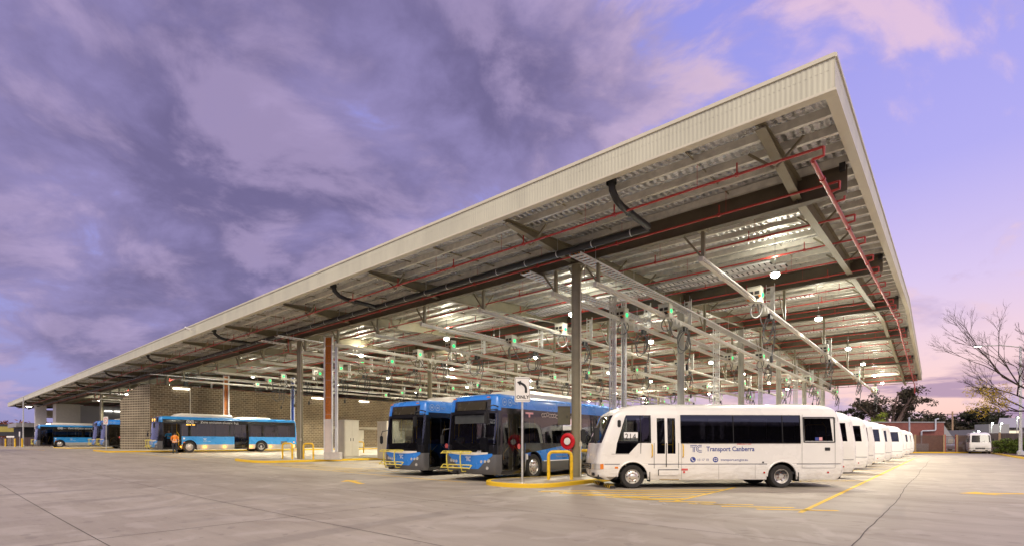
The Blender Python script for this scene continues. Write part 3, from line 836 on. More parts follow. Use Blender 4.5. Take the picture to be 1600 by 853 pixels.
# ------------------------------------------------------------------ white midi coach
def make_coach():
    root = thing('coach', 'white', 'coach')
    L = 7.88
    lv = [(.26, .97, .20, 7.72), (.36, 1.0, .04, 7.80), (.55, 1.015, .0, 7.86), (.73, 1.02, .0, 7.88), (.745, 1.008, .012, 7.87), (.76, 1.02, .005, 7.88), (1.07, 1.02, .03, 7.88), (1.40, 1.02, .09, 7.87),
          (1.46, 1.015, .12, 7.865), (2.17, .97, .40, 7.77), (2.26, .962, .45, 7.75), (2.34, .94, .54, 7.72), (2.45, .90, .72, 7.66), (2.54, .81, .98, 7.56), (2.60, .66, 1.3, 7.42), (2.635, .42, 1.75, 7.2), (2.645, .12, 2.1, 7.0)]
    xs = [.32, .66, .90, 1.2, 1.50, 1.84, 1.92, 2.02, 2.26, 2.34, 2.58, 2.68, 2.74, 3.5, 4.34, 4.37, 5.1, 5.86, 5.89, 6.42, 6.50, 6.56, 7.0, 7.46, 7.62, 7.70]
    arches = [(1.28, .36, .46), (5.85, .36, .46)]
    def cell(t, s0, s1, z0, z1):
        c = (s0 + s1) / 2
        if z0 == .73 or z0 == .745: return 1 if t in ('L', 'R') and not (.8 < c < 1.76 or 5.38 < c < 6.32) else 0
        if t in ('L', 'R'):
            if 1.39 < z0 < 2.25:
                if c < .66: return 0
                if .66 < c < .90 and z0 < 1.45: return 2
                if .66 < c < 1.84:
                    if c > 1.5 and z1 > 2.2: return 2
                    return ('side_window', t + 'a') if z0 >= 1.46 else 2
                if t == 'L' and 1.84 < c < 2.74: 
                    if 2.02 < c < 2.26 or 2.34 < c < 2.58:
                        if z0 < 2.17: return ('door_glass', 'a' if c < 2.3 else 'b')
                    return 0
                if (2.74 if t == 'L' else 1.92) < c < 6.42:
                    if (4.34 < c < 4.37) or (5.86 < c < 5.89): return 2
                    return ('side_window', t + ('b' if c < 4.35 else 'c' if c < 5.87 else 'd'))
                if 6.56 < c < 7.46 and 1.45 < z0 < 2.17: return ('rear_side_window', t)
                return 0
            if t == 'L' and 1.06 < z0 < 1.39:
                if .66 < c < 1.5: return ('lower_side_window', t)
                if 2.02 < c < 2.26 or 2.34 < c < 2.58: return ('door_glass', 'a' if c < 2.3 else 'b')
            return 0
        if t == 'F':
            if 1.39 < z0 < 2.25: return ('windscreen', 0)
            return 0
        if t in ('FL', 'FR') and 1.39 < z0 < 2.25 and s0 >= .5: return 2
        if t == 'B' and 1.45 < z0 < 2.17 and abs(c) < .8: return ('rear_window', 0)
        return 0
    body, gl = shell(lv, xs, [-1, -.6, -.2, .2, .6, 1], [-1, -.8, -.3, .3, .8, 1], cell, arches, rf=.22, rr=.15, bow=.10, xb=1.84, bwb=7.0, nose=.10)
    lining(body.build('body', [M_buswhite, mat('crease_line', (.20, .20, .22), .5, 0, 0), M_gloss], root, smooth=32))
    add_glass(gl, root, {'*': G_dark, 'windscreen': G_clear, 'door_glass': G_light, 'side_window': G_dark, 'lower_side_window': G_tint, 'rear_side_window': G_dark, 'rear_window': G_dark})
    for nm, ch in [(c.name, c) for c in root.children]:
        if nm.startswith('side_window') and ch.data.vertices[0].co.x < 1.9: ch.data.materials[0] = G_light
    underbody(root, L, .95, .26, .42, arches)
    for s in (-1, 1):
        wheel(root, 1.28, s * 1.0, .362, .20, s, False); wheel(root, 5.85, s * .985, .362, .42, s, False, True)
        m = MB(); m.box((1.80, s * .90, .36), (.02, .24, .30)); m.box((6.36, s * .86, .34), (.02, .34, .28)); m.build('mud_flap', M_black, root)
    for c, zc, r in arches:                                   # arch lips
        m = MB(); m.tube([(c + (r + .01) * math.cos(PI * k / 16), -1.018, zc + (r + .01) * math.sin(PI * k / 16)) for k in range(17)], .026, 6); m.build('arch_trim', M_buswhite, root)
    m = MB(); m.prism([(1.16, 1.064), (1.515, 1.064), (1.515, 1.398), (1.46, 1.395)], -1.0225, -1.0255, 'y'); m.build('window_corner_panel', M_buswhite, root, smooth=0)
    m = MB()
    for p_ in ([(2.735, 1.40), (2.76, 1.40), (2.76, 2.26), (2.735, 2.26)],): pass
    for x0_ in (1.52, 1.80): m.bar((x0_, -1.0205, 1.405), (x0_, -.969, 2.255), .05, .012)
    m.build('window_seal', M_black, root, smooth=0)
    # floor, seats, dash
    m = MB(); m.bb((.6, -.93, .43), (7.6, .93, .50)); m.build('floor', M_inner, root)
    for i in range(6):
        for y in (-.66, .24, .68): seat(root, 2.95 + .74 * i if y > 0 else 3.3 + .74 * min(i, 3), y, .50, M_seatb, .42) if not (y < 0 and i > 3) else None
    seat(root, 1.55, .55, .50, M_seatg); seat(root, 1.65, -.55, .50, M_seatg)
    m = MB(); m.bb((.42, -.85, .7), (.85, .85, 1.26)); m.build('dashboard', M_black, root, bevel=.06)
    m = MB(); m.tube([(1.02 + .1 * math.sin(t * PI / 10), .5 + .2 * math.cos(t * PI / 10), 1.36 + .16 * math.sin(t * PI / 10)) for t in range(20)], .015, 6, closed=True); m.bar((.8, .5, 1.2), (1.02, .5, 1.36), .04); m.build('steering_wheel', M_black, root)
    # door leaves: seams, step plate, grab rails
    m = MB(); y = -1.0235
    for x in (1.93, 2.298, 2.672): m.bb((x - .006, y - .003, .62 if x != 2.298 else .66), (x + .006, y, 2.30 if 0 else 1.40))
    m.bb((2.285, y - .006, .66), (2.31, y, 1.40)); m.build('door_seal', M_black, root, smooth=0)
    m = MB(); m.bb((2.05, y - .006, .40), (2.66, y, .56)); m.bb((2.05, y - .007, .562), (2.67, y, .585), 1); m.bb((2.05, y - .007, .40), (2.072, y, .585), 1); m.build('step_panel', [M_buswhite, M_black], root, smooth=0)
    m = MB(); m.bb((2.1, -1.05, .255), (2.68, -.9, .285)); m.build('step_edge', mat('tan_step', (.32, .24, .12), .6), root)
    for x in (1.86, 2.80):
        m = MB(); m.tube([(x, -1.02, .96), (x, -1.075, 1.0), (x, -1.075, 1.32), (x, -1.02, 1.36)], .017, 8); m.build('grab_handle', M_yelp, root)
    m = MB(); m.tube([(2.53, -.93, .95), (2.53, -.93, 2.1)], .016, 8); m.tube([(2.2, -.9, 1.35), (2.55, -.9, 1.35)], .014, 6); m.build('grab_pole', M_yelp, root)
    m = MB(); y = -1.0215                                     # body panel joints and window rubbers
    for x, z0_, z1_ in ((2.76, .28, 1.395), (3.9, .28, .725), (5.02, .28, .725), (6.44, .80, 2.24)):
        if z1_ < 2: m.bb((x - .004, y - .002, z0_), (x + .004, y, z1_))
    m.bb((2.76, y - .003, 1.385), (6.42, y, 1.402)); m.bb((.64, y - .003, 1.052), (1.18, y, 1.066))
    m.build('panel_joint', mat('panel_gap', (.25, .24, .23), .6, 0, 0), root, smooth=0)
    m = MB()
    for p0_, p1_ in (((2.745, -1.022, 1.395), (6.425, -1.022, 1.395)), ((2.745, -.966, 2.265), (6.425, -.966, 2.265))): m.bar(p0_, p1_, .03, .012)
    for x in (2.745, 4.355, 5.875, 6.425): m.bar((x, -1.0205, 1.395), (x, -.9655, 2.265), .03, .012)
    m.build('window_rubber', M_black, root, smooth=0)
    # rear hatch with its frame
    m = MB(); y = -1.022
    for (x0, z0), (x1, z1) in (((6.47, .62), (6.47, 2.28)), ((6.47, .62), (7.50, .62)), ((7.50, .62), (7.50, 1.42))):
        m.bb((x0 - .005, y - .004, z0 - .005), (x1 + .005, y, z1 + .005))
    m.build('hatch_seam', mat('panel_gap', (.25, .24, .23), .6, 0, 0), root, smooth=0)
    m = MB()
    for a, b in (((6.53, -1.013, 1.43), (7.49, -1.013, 1.43)), ((6.53, -.972, 2.20), (7.49, -.972, 2.20)), ((6.53, -1.013, 1.43), (6.53, -.972, 2.20)), ((7.49, -1.013, 1.43), (7.49, -.972, 2.20))): m.bar(a, b, .045, .03)
    m.build('window_frame', M_black, root, smooth=0)
    m = MB(); m.box((7.26, y - .004, 1.21), (.16, .014, .10)); m.build('hatch_handle', M_black, root, bevel=.004)
    m = MB(); m.tube([(6.7, -.80, 1.3), (6.7, -.80, 1.92), (6.76, -.80, 1.98), (7.3, -.8, 1.98)], .016, 6); m.tube([(7.22, -.82, 2.05), (7.34, -.82, 1.9), (7.34, -.82, 1.4)], .02, 6); m.build('grab_pole', M_yelp, root)
    m = MB()
    for zt in (1.25, 0): m.bar((7.62, -.99, 1.55), (7.60, -.955, 2.2), .02, .012) if zt else m.bar((7.54, -1.0, 1.35), (7.53, -.965, 2.2), .014, .01)
    m.build('rear_vent_slots', mat('panel_gap', (.25, .24, .23), .6, 0, 0), root, smooth=0)
    for x in (5.30, 7.28):
        m = MB(); m.lathe([(.03, -.0), (.03, -.008), (.0, -.01)], 'y', (x, -1.018, .48), 12); m.build('side_reflector', M_redl, root)
    m = MB(); m.box((.79, -1.02, .64), (.10, .012, .06)); m.build('side_indicator', M_amberl, root, bevel=.004)
    m = MB(); m.lathe([(.025, 0), (.025, -.02), (0, -.025)], 'y', (5.26, -1.02, .80), 10); m.build('fuel_cap_lock', M_black, root)
    # nose: lamps, grille, bumper slots
    m = MB(); m.box((.115, 0, .66), (.06, .92, .17)); 
    m.build('grille', M_black, root, bevel=.01)
    m = MB()
    for z in (.62, .70): m.box((.083, 0, z), (.02, .94, .022))
    m.build('grille_bar', mat('chrome', (.8, .8, .8), .15, .9, 0), root)
    for s in (-1, 1):
        m = MB(); pts = [(.095, .55), (.09, .60), (.10, .70), (.20, .86), (.40, .985)]
        q = [(.128, s * .52, .58), (.188, s * .80, .58), (.222, s * .915, .585), (.305, s * .998, .59), (.40, s * 1.027, .60)]; u = [(x, y_, z_ + .16) for x, y_, z_ in q]
        for i in range(4): m.add([q[i], q[i + 1], u[i + 1], u[i], ], [(0, 1, 2, 3)], 0 if i < 3 else 1)
        m.build('headlight', [M_lamp, M_amberl], root)
        m = MB(); m.box((.175, s * .56, .42), (.06, .24, .10)); m.build('fog_light', M_black, root, bevel=.01)
        m = MB(); m.box((.16, s * 1.15, 1.66), (.17, .13, .42)); m.build('mirror', M_black, root, bevel=.03)
        k = root.children[-1]; mm = MB(); mm.tube([(.22, s * 1.0, 1.42), (.14, s * 1.10, 1.40), (.12, s * 1.13, 1.5)], .02, 6); mm.build('mirror_arm', M_black, k)
        m = MB(); m.tube([(.10, s * .12, 1.40), (.18, s * .45, 1.62)], .01, 5); m.build('wiper', M_black, root)
    m = MB(); m.box((.88, -.99, 2.0), (.10, .05, .22)); m.build('blind_spot_mirror', M_black, root, bevel=.02)
    # roof hatch, rear lamps
    m = MB(); m.box((6.6, 0, 2.655), (.7, .5, .05)); m.build('roof_hatch', M_buswhite, root, bevel=.015)
    for s in (-1, 1):
        m = MB(); m.box((7.80, s * .78, .84), (.06, .16, .30)); m.build('tail_light', M_redl, root, bevel=.01)
    m = MB(); m.box((7.82, 0, .46), (.10, 1.7, .16)); m.build('rear_bumper', M_buswhite, root, bevel=.03)
    # lettering and stickers
    tc_logo(root, 3.03, 1.12, .215, -1.022, M_logo)
    text('Transport Canberra', .20, M_logo, root, (3.52, -1.022, 1.15), SIDE, sx=.90, bold=.003)
    text('13 17 10', .10, M_logo, root, (3.24, -1.022, .845), SIDE)
    text('transport.act.gov.au', .105, M_logo, root, (3.96, -1.022, .845), SIDE)
    text('EMERGENCY EXIT', .055, M_redtext, root, (4.46, -1.022, 1.345), SIDE)
    for x, kind in ((3.11, 'phone_icon'), (3.80, 'bus_icon')):
        m = MB(); m.lathe([(.085, -1.021), (.085, -1.0235), (0, -1.0235)], 'y', (x, 0, .885), 24); d = m.build(kind, M_logo, root)
        m = MB()
        if kind == 'phone_icon': strip(m, [(x - .035, .93), (x - .03, .885), (x + .0, .85), (x + .04, .845)], .022, -1.0245)
        else: strip(m, [(x - .045, .92), (x + .045, .92), (x + .045, .865), (x - .045, .865), (x - .045, .92)], .014, -1.0245); strip(m, [(x - .03, .848), (x - .02, .848)], .02, -1.0245); strip(m, [(x + .02, .848), (x + .03, .848)], .02, -1.0245)
        m.build('icon_mark', M_wtext, d, smooth=0)
    m = MB(); m.box((2.86, -1.023, .58), (.19, .004, .06)); m.lathe([(.035, -1.021), (.035, -1.025), (0, -1.025)], 'y', (2.84, 0, .50), 14); m.build('warning_sticker', M_redtext, root)
    m = MB(); m.box((6.93, -1.024, 1.53), (.11, .004, .10)); m.box((7.05, -1.024, 1.53), (.10, .004, .10), 1); m.build('access_sticker', [M_logo, mat('pink_sticker', (.7, .35, .38), .5, 0, 0)], root)
    return root

MARK = bpy.data.lights.new('marker_glow', 'POINT'); MARK.energy = 9; MARK.color = (1.0, .40, .05); MARK.shadow_soft_size = .05
# ------------------------------------------------------------------ low floor city bus
def make_bus(electric=False, opened=False, clear=False):
    root = thing('city_bus', 'blue', 'bus')
    L = 12.0; zr = 2.80 if electric else 2.60
    lv = [(.27, 1.20, .12, L - .06), (.40, 1.245, .03, L - .01), (.68, 1.25, .0, L), (.97, 1.25, .0, L), (1.30, 1.25, .03, L), (1.36, 1.25, .035, L), (2.40, 1.225, .13, L - .05), (2.50, 1.222, .14, L - .06),
          (zr if electric else 2.60, 1.215, .15, L - .07), (2.88, 1.195, .19, L - .09), (3.0, 1.15, .25, L - .12), (3.08, 1.04, .38, L - .2), (3.12, .80, .65, L - .4)]
    lv = sorted(lv)
    if electric:
        lv = [(z if z < 2.87 else 2.82 + (z - 2.88) * .75, w, a, b) for z, w, a, b in lv if z != 2.80] ; lv.append((2.74, 1.21, .155, L - .08)); lv.sort()
    xs = [.42, .48, 1.08, 1.12, 1.72, 1.80, 3.1, 4.4, 4.48, 5.9, 6.02, 6.08, 6.64, 6.70, 7.26, 7.32, 7.45, 8.6, 8.68, 9.9, 9.98, 11.2, 11.5, 11.75]
    arches = [(2.40, .48, .58), (8.45, .48, .58)]
    def cell(t, s0, s1, z0, z1):
        c = (s0 + s1) / 2; zc = (z0 + z1) / 2
        if t == 'TOP': return 0
        top = 2.62 if not electric else 2.74
        if t in ('L', 'R'):
            if t == 'L' and (.42 < c < 1.80 or (6.02 < c < 7.32)):
                if z1 <= 2.41:
                    fr = c < .48 or c > 1.72 and c < 1.80 or 1.08 < c < 1.12 or 6.02 < c < 6.08 or 7.26 < c < 7.32 or 6.64 < c < 6.70
                    if zc < .40: return 2
                    if fr: return 2
                    if opened and c < 1.8: return None
                    return ('door_glass', 'a' if c < 1.1 else 'b' if c < 2 else 'c' if c < 6.66 else 'd')
            if 1.35 < z0 < 2.39:
                for a, b in ((1.80, 4.4), (4.48, 5.9), (7.45, 8.6), (8.68, 9.9), (9.98, 11.2)):
                    if a < c < b: return ('side_window', f'{t}{a}')
                if t == 'R' and 6 < c < 7.4: return ('side_window', 'Rx')
                if t == 'R' and .48 < c < 1.72: return ('side_window', 'Rd')
                return 2
            if 1.35 < zc < top: return 2
            if zc > top: return 0
            if electric: return 3 if zc < .68 else 0
            return 1 if zc < .68 else (0 if c > 1.8 else 2)
        if t in ('F', 'FL', 'FR'):
            if zc < .97:
                if t == 'F': return 1
                return 1
            if zc < 1.30: return ('windscreen', 0) if t == 'F' and abs(c) < .85 else 2
            if zc < 2.40: return ('windscreen', 0) if t == 'F' or s0 >= .5 else 2
            if zc < 2.50: return 2
            if zc < 2.89 and t == 'F' and abs(c) < .85: return 2
            return 0
        if t == 'B' and 1.4 < zc < 2.4 and abs(c) < .8: return ('rear_window', 0)
        if zc < .68: return 1
        return 0
    body, gl = shell(lv, xs, [-1, -.85, -.62, -.2, .2, .62, .85, 1], [-1, -.8, 0, .8, 1], cell, arches, rf=.15, rr=.16, bow=.09, xb=.42, na=4)
    blue = M_busblue2 if electric else M_busblue
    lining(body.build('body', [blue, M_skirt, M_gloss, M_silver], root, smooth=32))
    add_glass(gl, root, {'*': G_dark, 'windscreen': G_clear, 'door_glass': G_tint, 'side_window': G_dark})
    if clear:
        for ch in list(root.children):
            if ch.name.split('.')[0] in ('side_window', 'rear_window') and ch.data.vertices[0].co.y > -.5: ch.data.materials[0] = G_light
    underbody(root, L, 1.16, .27, .38, arches)
    for s in (-1, 1):
        wheel(root, 2.40, s * 1.22, .478, .29, s); wheel(root, 8.45, s * 1.20, .478, .58, s, True, True)
        m = MB(); m.box((3.02, s * 1.08, .42), (.02, .3, .34)); m.build('mud_flap', M_black, root)
    m = MB(); m.bb((.45, -1.17, .381), (11.8, 1.17, .42)); m.bb((7.6, -1.17, .421), (11.8, 1.17, .72)); m.build('floor', M_inner, root)
    m = MB(); m.bb((.8, -1.05, 2.62), (11.6, 1.05, 2.64)); m.build('ceiling', M_inner, root)
    if electric:
        for s in (-1, 1):
            m = MB(); m.box((6.4, s * .7, 2.606), (9.6, .05, .02)); m.build('interior_light', M_tube, root)
    for i in range(9):
        for y in (-.92, -.46, .46, .92):
            x = 3.4 + .84 * i
            if 5.6 < x < 7.4 and y < 0: continue
            seat(root, x, y, .42 if x < 7.5 else .72, M_seatb, .42)
    seat(root, 1.35, .62, .55, M_seatg)
    m = MB(); m.bb((.32, -.2, .45), (.80, 1.1, 1.14)); m.bb((.32, -1.05, .42), (.55, -.21, 1.0)); m.build('dashboard', M_black, root, bevel=.06)
    m = MB(); m.tube([(.92 + .08 * math.sin(t * PI / 10), .62 + .23 * math.cos(t * PI / 10), 1.26 + .18 * math.sin(t * PI / 10)) for t in range(20)], .016, 6, closed=True); m.bar((.7, .62, 1.0), (.92, .62, 1.26), .05); m.build('steering_wheel', M_black, root)
    for x, y in ((1.95, -.9), (3.3, -.35), (4.6, .3), (5.9, -.3), (7.5, -.35), (1.85, .2)):
        m = MB(); m.tube([(x, y, .42), (x, y, 2.6)], .017, 8); m.build('grab_pole', M_yelp, root)
    if not opened:
        m = MB()
        for x0, x1 in ((.6, .96), (1.6, 1.2)):
            m.tube([(x0, -1.19, .78), (x0, -1.17, 1.0), (x1, -1.17, 1.28)], .016, 6)
        m.build('door_rail', M_yelp, root)
    else:
        m = MB(); m.tube([(1.62, -1.15, .6), (1.62, -1.15, 1.5), (1.5, -1.1, 1.7)], .02, 6); m.build('door_rail', M_yelp, root)
    # front: destination sign, lamps, wipers, mirrors, bicycle rack
    m = MB(); m.box((.165, 0, 2.68), (.02, 1.42, .30), 0, 0, 0, .10); ds = m.build('destination_sign', mat('dark_display', (.045, .038, .022), .25, 0, .1), root)
    if electric: text('C  ·  8', .30, M_led, ds, (.14, .56, 2.585), FRONT, 'sign_lettering', .004)
    for s in (-1, 1):
        m = MB()
        for y, z, r in ((.62, .72, .055), (.78, .73, .055), (.93, .75, .065), (.86, .50, .06)):
            m.lathe([(r, .03), (r * .95, .0), (r * .4, -.005), (0, -.005)], 'x', (.09 * (y / 1.1) ** 2 - .016 + max(0, .68 - z) * .11, s * y, z), 14)
        m.build('headlight', M_lamp, root)
        m = MB(); m.box((.17, s * .84, 2.96), (.06, .12, .035)); m.build('marker_light', M_amberl, root)
        m = MB(); m.tube([(.10, s * .12, 1.20), (.06, s * .5, 1.36), (.10, s * .55, 1.5)], .012, 5); m.build('wiper', M_black, root)
    m = MB(); m.tube([(.36, -1.16, 2.62), (.0, -1.22, 2.66), (-.16, -1.08, 2.60), (-.16, -1.02, 2.48)], .022, 6); m.tube([(.36, -1.16, 2.52), (.02, -1.2, 2.52), (-.14, -1.08, 2.5)], .018, 6); ma = m.build('mirror_arm', M_black, root)
    m = MB(); m.box((-.12, -1.0, 2.22), (.12, .20, .44)); m.build('mirror', M_black, ma, bevel=.04)
    m = MB(); m.tube([(.25, 1.22, 1.9), (.05, 1.36, 1.85), (.02, 1.38, 1.7)], .02, 6); ma = m.build('mirror_arm', M_black, root)
    m = MB(); m.box((.02, 1.38, 1.5), (.10, .18, .36)); m.build('mirror', M_black, ma, bevel=.04)
    def front_panel(nm, m_, ys, lo, hi, e):
        mb_ = MB(); vv = []
        for y in ys:
            for z in (lo(y), max(lo(y) + .001, .68), hi(y)): vv.append((.09 * (y / 1.10) ** 2 + (max(0, .68 - z) * .11 if z < .68 else 0) - e, y, z))
        mb_.add(vv, [(3 * i + j, 3 * i + j + 1, 3 * i + j + 4, 3 * i + j + 3) for i in range(len(ys) - 1) for j in (0, 1)]); return mb_.build(nm, m_, root)
    ys = [-1.09 + 2.18 * i / 24 for i in range(25)]
    front_panel('nose_panel', blue, ys, lambda y: .46 + .46 * min(1, max(0, (abs(y) - .50) / .58)) ** .8, lambda y: 1.0, .008)
    front_panel('nose_strip', M_pod, ys[2:-2], lambda y: .94 + .055 * (abs(y) / .95) ** 2, lambda y: 1.045, .012)
    M_rack = mat('yellow_rack_paint', (.72, .60, .10), .4, 0, .08)
    m = MB()
    for z, x0 in ((1.06, -.13), (1.0, -.22), (.58, -.13), (.48, -.24)):
        m.tube([(x0, -.30, z), (x0 - .03, -.22, z + .015), (x0 - .03, 1.12, z + .015), (x0, 1.2, z)], .021, 6)
    for y in (.18, .88):
        m.tube([(-.19, y, 1.07), (-.24, y, .9), (-.22, y, .55), (-.14, y, .36), (.1, y, .36)], .024, 6); m.bar((-.13, y, 1.06), (-.22, y, 1.0), .03, .03); m.bar((-.13, y, .58), (-.24, y, .48), .03, .03)
    for y in (-.28, 1.18): m.bar((-.14, y, .58), (-.25, y, .48), .025, .025); m.bar((-.14, y, 1.06), (-.23, y, 1.0), .025, .025)
    m.build('bicycle_rack', M_rack, root)
    m = MB(); m.box((-.10, .55, .34), (.12, .20, .10)); m.build('rack_bracket', M_black, root)
    tcm = MB()
    tl = tc_logo(root, 0, 0, .15, 0, M_wtext); tl.rotation_euler = (0, 0, R(-90)); tl.location = (-.012, .12, .74)
    # roof pods
    pods = ((1.3, 6.2, .36, .85), (6.25, 9.7, .22, .8)) if electric else ((1.7, 6.4, .30, .92),)
    zt = 2.93 if electric else 3.09
    for x0, x1, h, w in pods:
        m = MB(); sec = []
        for x, k in ((x0, 0), (x0 + .5, .92), (x0 + .7, 1), (x1 - .4, 1), (x1 - .2, .92), (x1, 0)):
            sec.append([(x, -w, zt - .06), (x, -w + .03, zt + h * k * .55), (x, -w + .2, zt + h * k), (x, w - .2, zt + h * k), (x, w - .03, zt + h * k * .55), (x, w, zt - .06)])
        vs = [p for q in sec for p in q]
        m.add(vs, [(6 * i + j, 6 * i + 6 + j, 6 * i + 7 + j, 6 * i + 1 + j) for i in range(5) for j in range(5)] + [(0, 1, 2, 3, 4, 5), (30, 31, 32, 33, 34, 35)])
        m.build('roof_pod', M_pod, root, smooth=30)
    # rear lamps
    for s in (-1, 1):
        m = MB(); m.box((11.97, s * 1.05, 1.15), (.05, .14, .5)); m.build('tail_light', M_redl, root)
    if electric:
        y = -1.256
        text('Zero emission electric bus', .29, M_wtext, root, (3.25, -1.232, 2.47), (R(91), 0, 0))
        for x, r in ((2.30, .13), (2.60, .13)):
            m = MB(); n = 20
            for k in range(n): strip(m, [(x + r * math.cos(2 * PI * k / n), 2.57 + r * math.sin(2 * PI * k / n)), (x + r * math.cos(2 * PI * (k + 1) / n), 2.57 + r * math.sin(2 * PI * (k + 1) / n))], .035, -1.232)
            m.box((x, -1.234, 2.57), (.12, .004, .08)); m.build('round_emblem', M_wtext, root, smooth=0)
        text('ACT', .13, M_wtext, root, (2.82, -1.232, 2.51), (R(91), 0, 0))
        text('BUS 84', .12, M_led, root, (2.15, -1.236, 2.28), (R(91), 0, 0), 'side_display', .004, spacing=1.2, sx=1.6)
        tc_logo(root, 3.45, 1.03, .17, y, M_wtext); text('Transport Canberra', .075, M_wtext, root, (3.46, y, .92), SIDE)
        m = MB(); m.box((10.6, -1.254, .82), (.62, .01, .30)); m.build('vent_grille', M_skirt, root)
        for x in (2.0, 2.95) if 0 else (1.72, 3.6, 5.2, 7.5, 9.3, 11.6):
            m = MB(); m.lathe([(.045, -.0), (.045, -.02), (.0, -.03)], 'y', (x, -1.252, .50 if x < 11 else .88), 10); k_ = m.build('marker_lamp', M_amber, root); l_ = bpy.data.objects.new('marker_glow', MARK); COL.objects.link(l_); l_.parent = k_; l_.location = (x, -1.36, .46)
        m = MB(); m.box((1.98, -1.254, 1.18), (.14, .006, .14)); m.build('sticker', M_wtext, root); m = MB(); m.box((1.98, -1.254, .86), (.14, .006, .08)); m.build('sticker', M_amberl, root)
    else:
        y = -1.256; m = MB()                                  # window band runs lower towards the front
        m.prism([(1.81, .99), (4.9, 1.30), (4.9, 1.37), (1.81, 1.37)], y, y + .003, 'y'); m.build('window_band_panel', M_gloss, root, smooth=0)
        m = MB(); m.prism([(1.81, .29), (1.81, .975), (2.0, .97), (1.86, .7), (1.83, .5)], y, y + .002, 'y'); m.build('skirt_panel', M_silver, root, smooth=0)
        tc_logo(root, 3.95, .98, .24, y, mat('pale_grey_lettering', (.32, .42, .6), .5, 0, 0)); text('Transport Canberra', .105, M_gtext, root, (3.92, y, .80), SIDE)
        m = MB(); m.bb((3.05, y - .002, .66), (5.9, y, .70)); m.build('white_stripe', M_wtext, root, smooth=0)
        for x in (.62, .94):
            m = MB(); n = 18; r = .12
            for k in range(n): strip(m, [(x + r * math.cos(2 * PI * k / n), 2.80 + r * math.sin(2 * PI * k / n)), (x + r * math.cos(2 * PI * (k + 1) / n), 2.80 + r * math.sin(2 * PI * (k + 1) / n))], .022, -1.214)
            m.box((x, -1.215, 2.80), (.10, .004, .07)); m.build('round_emblem', mat('pale_blue_lettering', (.35, .5, .75), .5, 0, 0), root, smooth=0)
        text('ACT', .14, MATS['pale_blue_lettering'], root, (1.12, -1.214, 2.74), (R(92), 0, 0))
        m = MB(); m.lathe([(.10, -1.254), (.10, -1.258), (0, -1.258)], 'y', (1.42, 0, 1.25), 20); m.build('door_sticker', M_redtext, root)
        m = MB(); m.box((2.10, -1.238, 2.47), (.5, .006, .07)); m.box((2.10, -1.238, 2.38), (.10, .006, .12)); m.build('sticker', mat('pink_sticker', (.7, .35, .38), .5, 0, 0), root)
        m = MB(); m.box((1.93, -1.259, .86), (.10, .004, .20)); m.build('sticker', M_wtext, root); m = MB(); m.box((2.1, -1.259, .94), (.08, .004, .10)); m.build('sticker', M_logo, root)
        # aluminium window bars and a printed band above the windows
        m = MB(); rr = random.Random(11)
        for k in range(18):
            x = 3.0 + k * .17; z = 2.43 + rr.uniform(-.03, .05); n = 10; r = .085
            for q in range(n):
                t0, t1 = 2 * PI * q / n, 2 * PI * (q + 1) / n
                strip(m, [(x + r * math.cos(t0), z + r * .8 * math.sin(t0)), (x + r * math.cos(t1), z + r * .8 * math.sin(t1))], .03, -1.238)
        m.build('printed_band', mat('pale_print', (.55, .46, .42), .5, 0, .1), root, smooth=0)
        # dark advertising wrap on the rear half
        y = -1.2545; M_wrap = mat('brown_wrap', (.085, .060, .055), .35, 0, .1, 1.0)
        m = MB(); m.prism([(7.4, .70), (11.8, .70), (11.8, 2.39), (7.4, 2.39)], y, y - .004, 'y') 
        m.build('wrap_panel', M_wrap, root, smooth=0)
        m = MB(); hp = [(9.0 + .62 * math.sin(t) ** 3, 1.72 + .036 * (13 * math.cos(t) - 5 * math.cos(2 * t) - 2 * math.cos(3 * t) - math.cos(4 * t))) for t in [2 * PI * k / 30 for k in range(31)]]
        strip(m, hp, .05, y - .004); m.build('heart_outline', mat('gold_print', (.55, .38, .12), .4, 0, .05), root, smooth=0)
        text('PRELOVED', .34, M_wtext, root, (7.95, y - .004, 1.80), SIDE); text('OF', .30, M_wtext, root, (8.6, y - .004, 1.46), SIDE)
    return root
# ------------------------------------------------------------------ place the vehicles
Q = .70711
coach0 = make_coach()
def place_coach(o, a, b, rz=R(42.5)): o.location = (a, b, g(a)); o.rotation_euler = (0, 0, rz); o.scale = (1.045, 1, 1.015)
place_coach(coach0, -9.02, 14.36)
coach0['label'] = 'white midi coach numbered 214, nearest in the row, side doors facing us'
num = MB(); num.box((1.23, -1.006, 1.595), (.42, .006, .28)); pl = num.build('number_card', M_wtext, coach0)
text('214', .27, M_black, pl, (1.045, -1.011, 1.505), SIDE, sx=.80, spacing=1.08)
grp = 'white coaches parked in a row under the roof edge'
coach0['group'] = grp
names = ['second coach from the front of the white row, mostly hidden by coach 214', 'third coach in the white row, wide dark rear side window', 'fourth coach in the white row, narrow slice of window showing',
         'fifth coach in the white row, broad dark rear side window', 'sixth coach in the white row, slim rear part showing', 'seventh coach in the white row, broad rear side window', 'eighth coach in the white row, thin white sliver showing',
         'ninth coach in the white row, second from the far end', 'tenth and farthest coach in the white row, beside the far fence']
edge = [1333, 1354, 1364, 1381, 1391.5, 1409.5, 1414.5, 1422, 1427]
Zs = [19.9, 23.4, 26.5, 29.9, 33.4, 38.0, 45.5, 50.5, 57.0]
numc = pl
